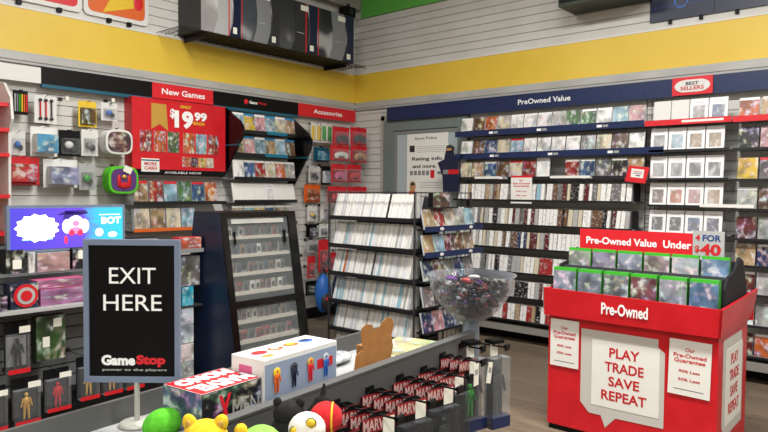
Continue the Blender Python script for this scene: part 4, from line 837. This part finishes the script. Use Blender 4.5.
# things in the tray
t = thing('comic_box', 'black picture box with red and white MARVEL lid in the tray', 'boxed game', onT(.072, -.083, .901), RZ_); 
MB().box(0, .215, 0, .165, 0, .152, 'black', top='white').build('carton', t, color='#30303a')
m = MB(); m.X = Matrix.Translation((.107, .0825, .1525)) @ Matrix.Rotation(PI, 4, 'Z') @ Matrix.Rotation(-PI/2, 4, 'X')
m.box(-.105, .105, -.0, .0006, -.080, .080, 'red'); m.text('MARVEL', 0, .038, .066, -.001, 'text_white', w=.20, bold=.05).text('MONO', -.0, -.040, .056, -.001, 'text_white', w=.19, bold=.07); m.build('lid_print', t)
m = MB().box(.002, .213, -.0012, 0, .002, .150, 'comic_art').text('MEN', .155, .085, .05, -.002, 'price_grey', w=.10, bold=.0).text('X', .078, .09, .09, -.002, 'bright_red', w=.045, bold=.03); m.build('front_print', t, color='#1c1c20')
m = MB(); m.X = Matrix.Rotation(-PI/2, 4, 'Z') @ Matrix.Translation((-.165, 0, 0)); m.box(0, .165, -.0012, 0, .002, .15, 'comic_art'); m.build('side_print', t, color='#4a5878')
t = thing('figure_box', 'white cartoon figure box with blue printed front in the tray', 'boxed toy', onT(.290, -.074, .901), RZ_+.0)
MB().box(0, .335, 0, .14, 0, .20, 'white').build('carton', t, bevel=.002)
m = MB().box(.004, .33, -.0012, 0, .004, .185, 'own_colour')
cols = ['orange', 'navy_dark', 'bright_red', 'blue']
for i in range(4):
    x = .05+i*.075
    figure(m, x, -.004, .095, .07, cols[i]); m.ell((x, -.004, .155), (.016, .003, .016), ['yellow', 'dark_grey', 'gold', 'light_grey'][i], 10)
for i in range(3): m.ell((.06+i*.07, -.003, .045), (.02, .003, .016), ['gold', 'red', 'bright_red'][i], 12)
m.box(.235, .31, -.0025, -.0012, .125, .155, 'red'); m.build('front_print', t, color='#8795ac')
m = MB(); m.X = Matrix.Translation((0, 0, .2002)) 
for i, c in enumerate(['bright_red', 'orange', 'orange', 'blue']): m.ell((.06+i*.07, .082, 0), (.03, .022, .0012), c, 14).ell((.06+i*.07, .086, .001), (.018, .012, .0012), ['red', 'white', 'yellow', 'navy'][i], 12)
m.ell((.05, .035, 0), (.025, .014, .001), 'gold', 12); m.build('lid_print', t)
m = MB(); m.X = Matrix.Rotation(-PI/2, 4, 'Z') @ Matrix.Translation((-.165, 0, 0)); m.box(.06, .115, -.001, 0, .14, .175, 'pink').box(.06, .12, -.0014, 0, .05, .10, 'blue'); m.build('side_print', t)
t = thing('cardboard_cutout', 'brown cardboard cutout standing with its blank back turned here', 'cardboard cutout', onT(.80, -.13, .901), RZ_-.08)
MB().poly([(-.02, 0), (.20, 0), (.195, .06), (.21, .10), (.20, .15), (.215, .185), (.20, .215), (.17, .22), (.145, .205), (.125, .185), (.10, .185), (.085, .205), (.055, .212), (.03, .20), (.025, .17), (.04, .12), (.0, .105), (-.01, .05)], -.003, .0, 'kraft').build('cutout', t); MB().box(.08, .14, 0, .07, 0, .12, 'kraft').build('strut', t)
for i, (s, n, a, lab) in enumerate(((.70, -.26, .2, 'clear wrapped grey pack lying behind the white figure box'), (.80, -.36, -.3, 'silvery wrapped pack lying at the back rail of tray'), (.98, -.38, .1, 'crumpled clear bag lying left of the cutout'), (1.14, -.12, .4, 'clear wrapped pack lying right of the cutout'))):
    t = thing('wrapped_pack', lab, 'wrapped pack', onT(s, n, .901), RZ_+a); MB().ell((0, 0, .022), (.10, .06, .021), 'crumple', 14).build('wrapping', t)
M('pale_yellow', '#d6cf9a', .6)
for i in range(3):
    t = thing('magazine', f'pale yellow magazine, {["lowest", "middle", "top"][i]} of the pile at the far tray end', 'magazine', onT(1.285+i*.012, -.22-i*.01, .901+i*.010), RZ_+.05*i, 'pale yellow magazines in the tray'); MB().box(-.14, .15, -.12, .12, 0, .009, 'pale_yellow', top='comic_art').build('pages', t, color='#d8d098')
t = thing('toy_lizard', 'small dark toy lying in front of the yellow magazines', 'toy', onT(1.20, -.05, .931), RZ_); MB().ell((0, 0, .015), (.06, .025, .014), 'dark_green').ell((-.05, 0, .02), (.02, .018, .014), 'white').ell((-.07, -.01, .018), (.012, .01, .01), 'yellow').build('body', t)

# exit sign on stand
ex = thing('exit_sign', 'grey framed black EXIT HERE sign on a round metal stand', 'sign', (-1.813, .991, .901), math.radians(40.7))
MB().lathe([(0, .0), (.052, 0), (.052, .006), (.046, .011), (.012, .014), (0, .014)], (0, 0, 0), 'base_disc', 32).build('base', ex); MB().cyl((0, 0, .012), (0, 0, .135), .008, None, 'base_disc', 14).build('pole', ex)
cxs = .0; m = MB(); W2, H0, H1 = .142, .128, .552
m.box(-W2, W2, -.008, .004, H0, H0+.018, 'frame_grey').box(-W2, W2, -.008, .004, H1-.018, H1, 'frame_grey').box(-W2, -W2+.016, -.008, .004, H0+.018, H1-.018, 'frame_grey').box(W2-.016, W2, -.008, .004, H0+.018, H1-.018, 'frame_grey'); m.build('frame', ex, (-.012, 0, 0), bevel=.001)
M('sign_black', '#09090a', .45, 0, 0, .15)
MB().box(-W2+.014, W2-.014, -.003, .003, H0+.016, H1-.016, 'sign_black').build('panel', ex, (-.012, 0, 0))
MB().text('EXIT', -.010, .445, .047, -.004, 'text_white', w=.137, bold=.0).text('HERE', -.010, .365, .047, -.004, 'text_white', w=.172, bold=.0).build('lettering', ex)
MB().text('Game', -.053, .194, .031, -.004, 'text_white', w=.100, bold=.05).text('Stop', .043, .192, .036, -.004, 'bright_red', w=.086, bold=.05).text('power to the players', -.005, .165, .009, -.004, 'light_grey', w=.19, bold=.02).build('logo', ex)

# hanging figure clamshells on the aisle side of the rail
def clam(label, s, n, ztop, w=.135, h=.27, marvel=True, group='hanging figure packs on the rail', tagside=True, fig='dark_grey', d=.035, text='MARVEL'):
    t = thing('figure_clamshell', label, 'figure pack', onT(s, n, ztop-h), RZ_-.28, group)
    ch = h*.27
    MB().poly([(-w*.5, h-ch), (w*.5, h-ch), (w*.5, h-.02), (w*.3, h-.012), (w*.14, h), (-w*.14, h), (-w*.3, h-.012), (-w*.5, h-.02)], -.002, .001, 'black').build('hang_card', t)
    if marvel: MB().box(-w*.46, w*.46, -.003, -.002, h-ch*.80, h-ch*.20, 'strip_red').text(text, -w*.05, h-ch*.5, ch*.46, -.0032, 'strip_text', w=w*.78, bold=.02).build('brand_strip', t)
    if tagside: MB().box(w*.10, w*.42, -.0055, -.0035, h-ch*1.05, h-ch*.3, 'tag').build('price_tag', t)
    MB().box(-w*.5, w*.5, -.0015, .001, 0, h-ch, 'black').build('backing_card', t)
    MB().box(-w*.48, w*.48, -d, -.002, .004, h-ch*1.08, 'smoke_plastic').build('blister', t, bevel=.004)
    figure(MB(), 0, -d*.5, h*.06, h*.52, fig).build('figure', t)
    return t
def rail_hook(s, z, ln, lab):
    t = thing('peg_hook', lab, 'hook', onT(s, .014, z), RZ_, 'black hooks along the rail'); MB().box(-.02, .02, -.006, 0, -.012, .012, 'black').build('backplate', t)
    MB().cyl((0, -.006, 0), (0, -ln, 0), .0035, None, 'black', 6).build('prong', t); MB().cyl((-.018, -ln, .006), (.018, -ln, .006), .008, None, 'black', 8).box(-.02, .02, -ln-.004, -ln, -.012, .01, 'black').build('hook_end', t)
gr = [(.14, .945, 4), (.33, .945, 5), (.51, .945, 4), (.69, .945, 4), (.87, .945, 4), (1.03, .94, 3)]
words = ['nearest', 'second', 'third', 'fourth', 'fifth', 'farthest']
for gi, (s, z, cnt) in enumerate(gr):
    rail_hook(s, z-.01, .06+cnt*.046, f'black hook of the {words[gi]} figure stack along the rail')
    for k in range(cnt):
        clam(f'boxed figure with red header, {ordn(cnt-1-k)} from front on {words[gi]} rail hook', s, .045+k*.046, z, tagside=(k == cnt-1), fig=['dark_grey', 'navy_dark', 'black', 'purple', 'dark_green', 'black'][gi])
# upper second row near the post
for gi, (s, z, cnt) in enumerate(((1.17, .965, 3),)):
    rail_hook(s, z-.01, .06+cnt*.04, 'black hook of the stack just before the post')
    for k in range(cnt): clam(f'small red header pack, {ordn(cnt-1-k)} from front just before the post', s, .045+k*.04, z, w=.10, h=.24, tagside=(k == cnt-1), fig='green')
def hangtag(s, n, z, lab, tilt):
    t = thing('hang_tag', lab, 'price tag', onT(s, n, z), RZ_, None, 0, tilt); MB().box(-.018, .018, -.002, 0, 0, .08, 'tag').build('card', t); MB().box(-.012, .012, -.0026, -.002, .04, .06, 'price_grey').build('print', t)
hangtag(1.10, .20, .885, 'long white price tag, left one near the post', 0.0); hangtag(1.20, .20, .87, 'long white price tag tilted, right one near the post', .25)
for i, (s, n) in enumerate(((1.335, .05), (1.42, .115))):
    nm = ['left', 'right'][i]
    p = onT(s, n, .63)
    t = thing('figure_window_box', f'{["darker", "tall clear"][i]} standing figure box at the far end of rail, {nm} of two', 'figure pack', p, RZ_-.35, 'tall clear figure boxes')
    MB().box(-.05, .05, -.05, .0, 0, .29, 'clear_plastic').build('clear_box', t, bevel=.003); MB().box(-.05, .05, -.052, .0, 0, .045, 'navy').build('base_insert', t); MB().box(-.048, .048, -.002, .001, .045, .29, 'dark_grey').build('back_card', t)
    figure(MB(), 0, -.026, .05, .2, 'black').build('figure', t)
    MB().poly([(-.02, .29), (.02, .29), (.02, .35), (-.02, .35)], -.004, -.001, 'tag').build('hang_tab', t)
    MB().box(-.032, .032, -.03, .02, .345, .360, 'black').build('hanger_clip', t)
    rail_hook(s-.01, .965, .05+n, f'black hook of the {nm} tall clear figure box')

# plush toys on a low bench in front
t = thing('plush_bench', 'low black bench under the plush toys', 'bench', (-1.345, .58, 0)); MB().box(0, .52, 0, .70, .80, .83, 'black').build('top', t)
for (x, y) in ((.02, .02), (.46, .02), (.02, .64), (.46, .64)): MB().box(x, x+.04, y, y+.04, 0, .80, 'black').build('leg', t)
CY = math.radians(40.7)
t = thing('plush_toy', 'bright green rounded plush beside the exit sign foot', 'plush toy', (-1.635, .955, .901), CY); MB().ell((.012, 0, .055), (.056, .045, .042), 'plush_green', 20, Matrix.Rotation(-.35, 3, 'Y')).build('body', t); MB().ell((.03, -.03, .02), (.03, .03, .02), 'plush_green').ell((-.03, -.03, .02), (.03, .03, .02), 'plush_green').build('foot', t)
def atw(x, y, z): return (x, y, z)
t = thing('plush_toy', 'yellow dog plush with two rounded ears and white cheeks', 'plush toy', (-1.33, .90, .868), CY); t.scale = (0.84, 0.84, 0.84)
MB().ell((0, .01, .06), (.05, .045, .065), 'plush_yellow', 20).build('body', t)
MB().ell((0, 0, .165), (.066, .054, .056), 'plush_yellow', 24).ell((.008, -.043, .150), (.022, .02, .018), 'plush_white', 16).build('head', t)
for q in (-1, 1):
    m = MB(); m.ell((q*.043, 0, .208), (.021, .013, .030), 'plush_yellow', 16, Matrix.Rotation(q*.35, 3, 'Y')); m.ell((q*.043, -.009, .206), (.011, .006, .018), 'gold', 12, Matrix.Rotation(q*.35, 3, 'Y')); m.build('ear', t)
    MB().ell((q*.024+.003, -.046, .172), (.010, .006, .011), 'white', 12).ell((q*.022+.003, -.051, .171), (.005, .003, .007), 'black', 10).build('eye', t)
MB().ell((.008, -.062, .157), (.009, .006, .007), 'black', 12).build('nose', t)
t = thing('plush_toy', 'lime green plush with small yellow tuft next to yellow dog', 'plush toy', (-1.215, .975, .872), CY); MB().ell((0, 0, .12), (.055, .05, .055), 'plush_lime', 20).ell((0, .01, .05), (.045, .04, .05), 'plush_lime', 16).build('body', t); MB().ell((-.045, -.01, .165), (.016, .014, .018), 'plush_yellow', 12).build('tuft', t)
for q in (-1, 1): MB().ell((q*.02, -.045, .135), (.009, .006, .01), 'white', 10).ell((q*.02, -.05, .135), (.004, .003, .006), 'black', 8).build('eye', t)
t = thing('plush_toy', 'black furry plush with one raised pointed arm before rail', 'plush toy', (-1.29, 1.14, .831), CY)
MB().ell((0, 0, .11), (.065, .05, .09), 'plush_black', 20).ell((-.01, -.0, .185), (.042, .038, .035), 'plush_black', 18).build('body', t)
MB().cyl((.035, 0, .15), (.075, 0, .215), .026, .02, 'plush_black', 14).ell((.078, 0, .215), (.024, .022, .024), 'plush_black', 14).cyl((.078, 0, .225), (.082, 0, .265), .011, .003, 'plush_black', 10).build('arm', t)
for q in (-1, 1): MB().ell((-.01+q*.03, 0, .215), (.012, .01, .014), 'plush_black', 10).build('ear', t)
t = thing('plush_toy', 'white round plush with yellow ovals in front', 'plush toy', (-1.10, 1.015, .888), CY); t.scale = (0.86, 0.86, 0.86); MB().ell((0, 0, .195), (.05, .045, .045), 'plush_white', 22).ell((0, .01, .06), (.04, .035, .06), 'plush_white', 16).build('body', t)
for (x, z, r) in ((-.026, .198, .015), (.014, .222, .013)): 
    MB().ell((x, -.036+abs(x)*.3, z), (r*1.15, .008, r*1.1), 'black', 14).ell((x, -.039+abs(x)*.3, z), (r, .008, r), 'yellow', 14).build('spot', t)
t = thing('plush_ball', 'red plush ball with yellow rim behind the white plush', 'plush toy', (-1.125, 1.10, .885), CY); t.scale = (0.86, 0.86, 0.86); MB().ell((0, 0, .197), (.047, .045, .045), 'plush_red', 22).ell((0, .0, .055), (.05, .045, .056), 'dark_grey', 16).build('ball', t)
m = MB(); N = 30
for k in range(N):
    a0 = 2*PI*k/N; a1 = 2*PI*(k+1)/N; cc = lambda a: (.012+.0*a, .046*math.cos(a), .155+.044*math.sin(a))
    m.cyl((.018, .043*math.cos(a0), .197+.041*math.sin(a0)), (.018, .043*math.cos(a1), .197+.041*math.sin(a1)), .003, None, 'yellow', 6)
m.build('rim', t)
for i, (x, y, c) in enumerate(((-1.04, 1.05, 'plush_white'), (-1.00, 1.14, 'teal_rail'))):
    t = thing('plush_toy', ['small white plush paw at the bottom edge', 'small teal plush at the bottom edge near the figure stacks'][i], 'plush toy', (x, y, .831), CY); MB().ell((0, 0, .11), (.035, .03, .06), c, 16).ell((0, 0, .04), (.04, .035, .04), 'dark_grey', 14).build('body', t)

# group the small details under the part they belong to
PAR = {'lettering': ('panel', 'sheet', 'body', 'board', 'tray'), 'printing': ('sheet',), 'logo': ('panel',), 'ring_pattern': ('panel',), 'oval_label': ('panel', 'side_price_rail'), 'emblem': ('panel', 'front_panel'), 'artwork': ('display', 'picture'), 'eye': ('head', 'body'), 'ear': ('head', 'body'), 'nose': ('head',), 'price_tag': ('carton', 'blister', 'shell'), 'brand_strip': ('hang_card',), 'handle': ('glass_door',), 'speech_bubble': ('body',), 'side_bubble': ('body',), 'lid_print': ('carton',), 'front_print': ('carton',), 'side_print': ('carton',), 'cover_picture': ('board',), 'small_picture': ('board',), 'white_label': ('board',), 'price_label': ('price_rail', 'carton', 'prong'), 'round_disc': ('carton',), 'light_bar': ('top_panel',)}
kids = {}
for o in list(bpy.data.objects):
    if o.parent and o.type == 'MESH' and not o.parent.parent: kids.setdefault(o.parent.name, []).append(o)
for pn, ch in kids.items():
    for c in ch:
        base_name = c.name.split('.')[0]
        for want in PAR.get(base_name, ()):
            p = next((q for q in ch if q.name.split('.')[0] == want), None)
            if p is not None and p is not c:
                c.location = c.location - p.location; c.parent = p; break
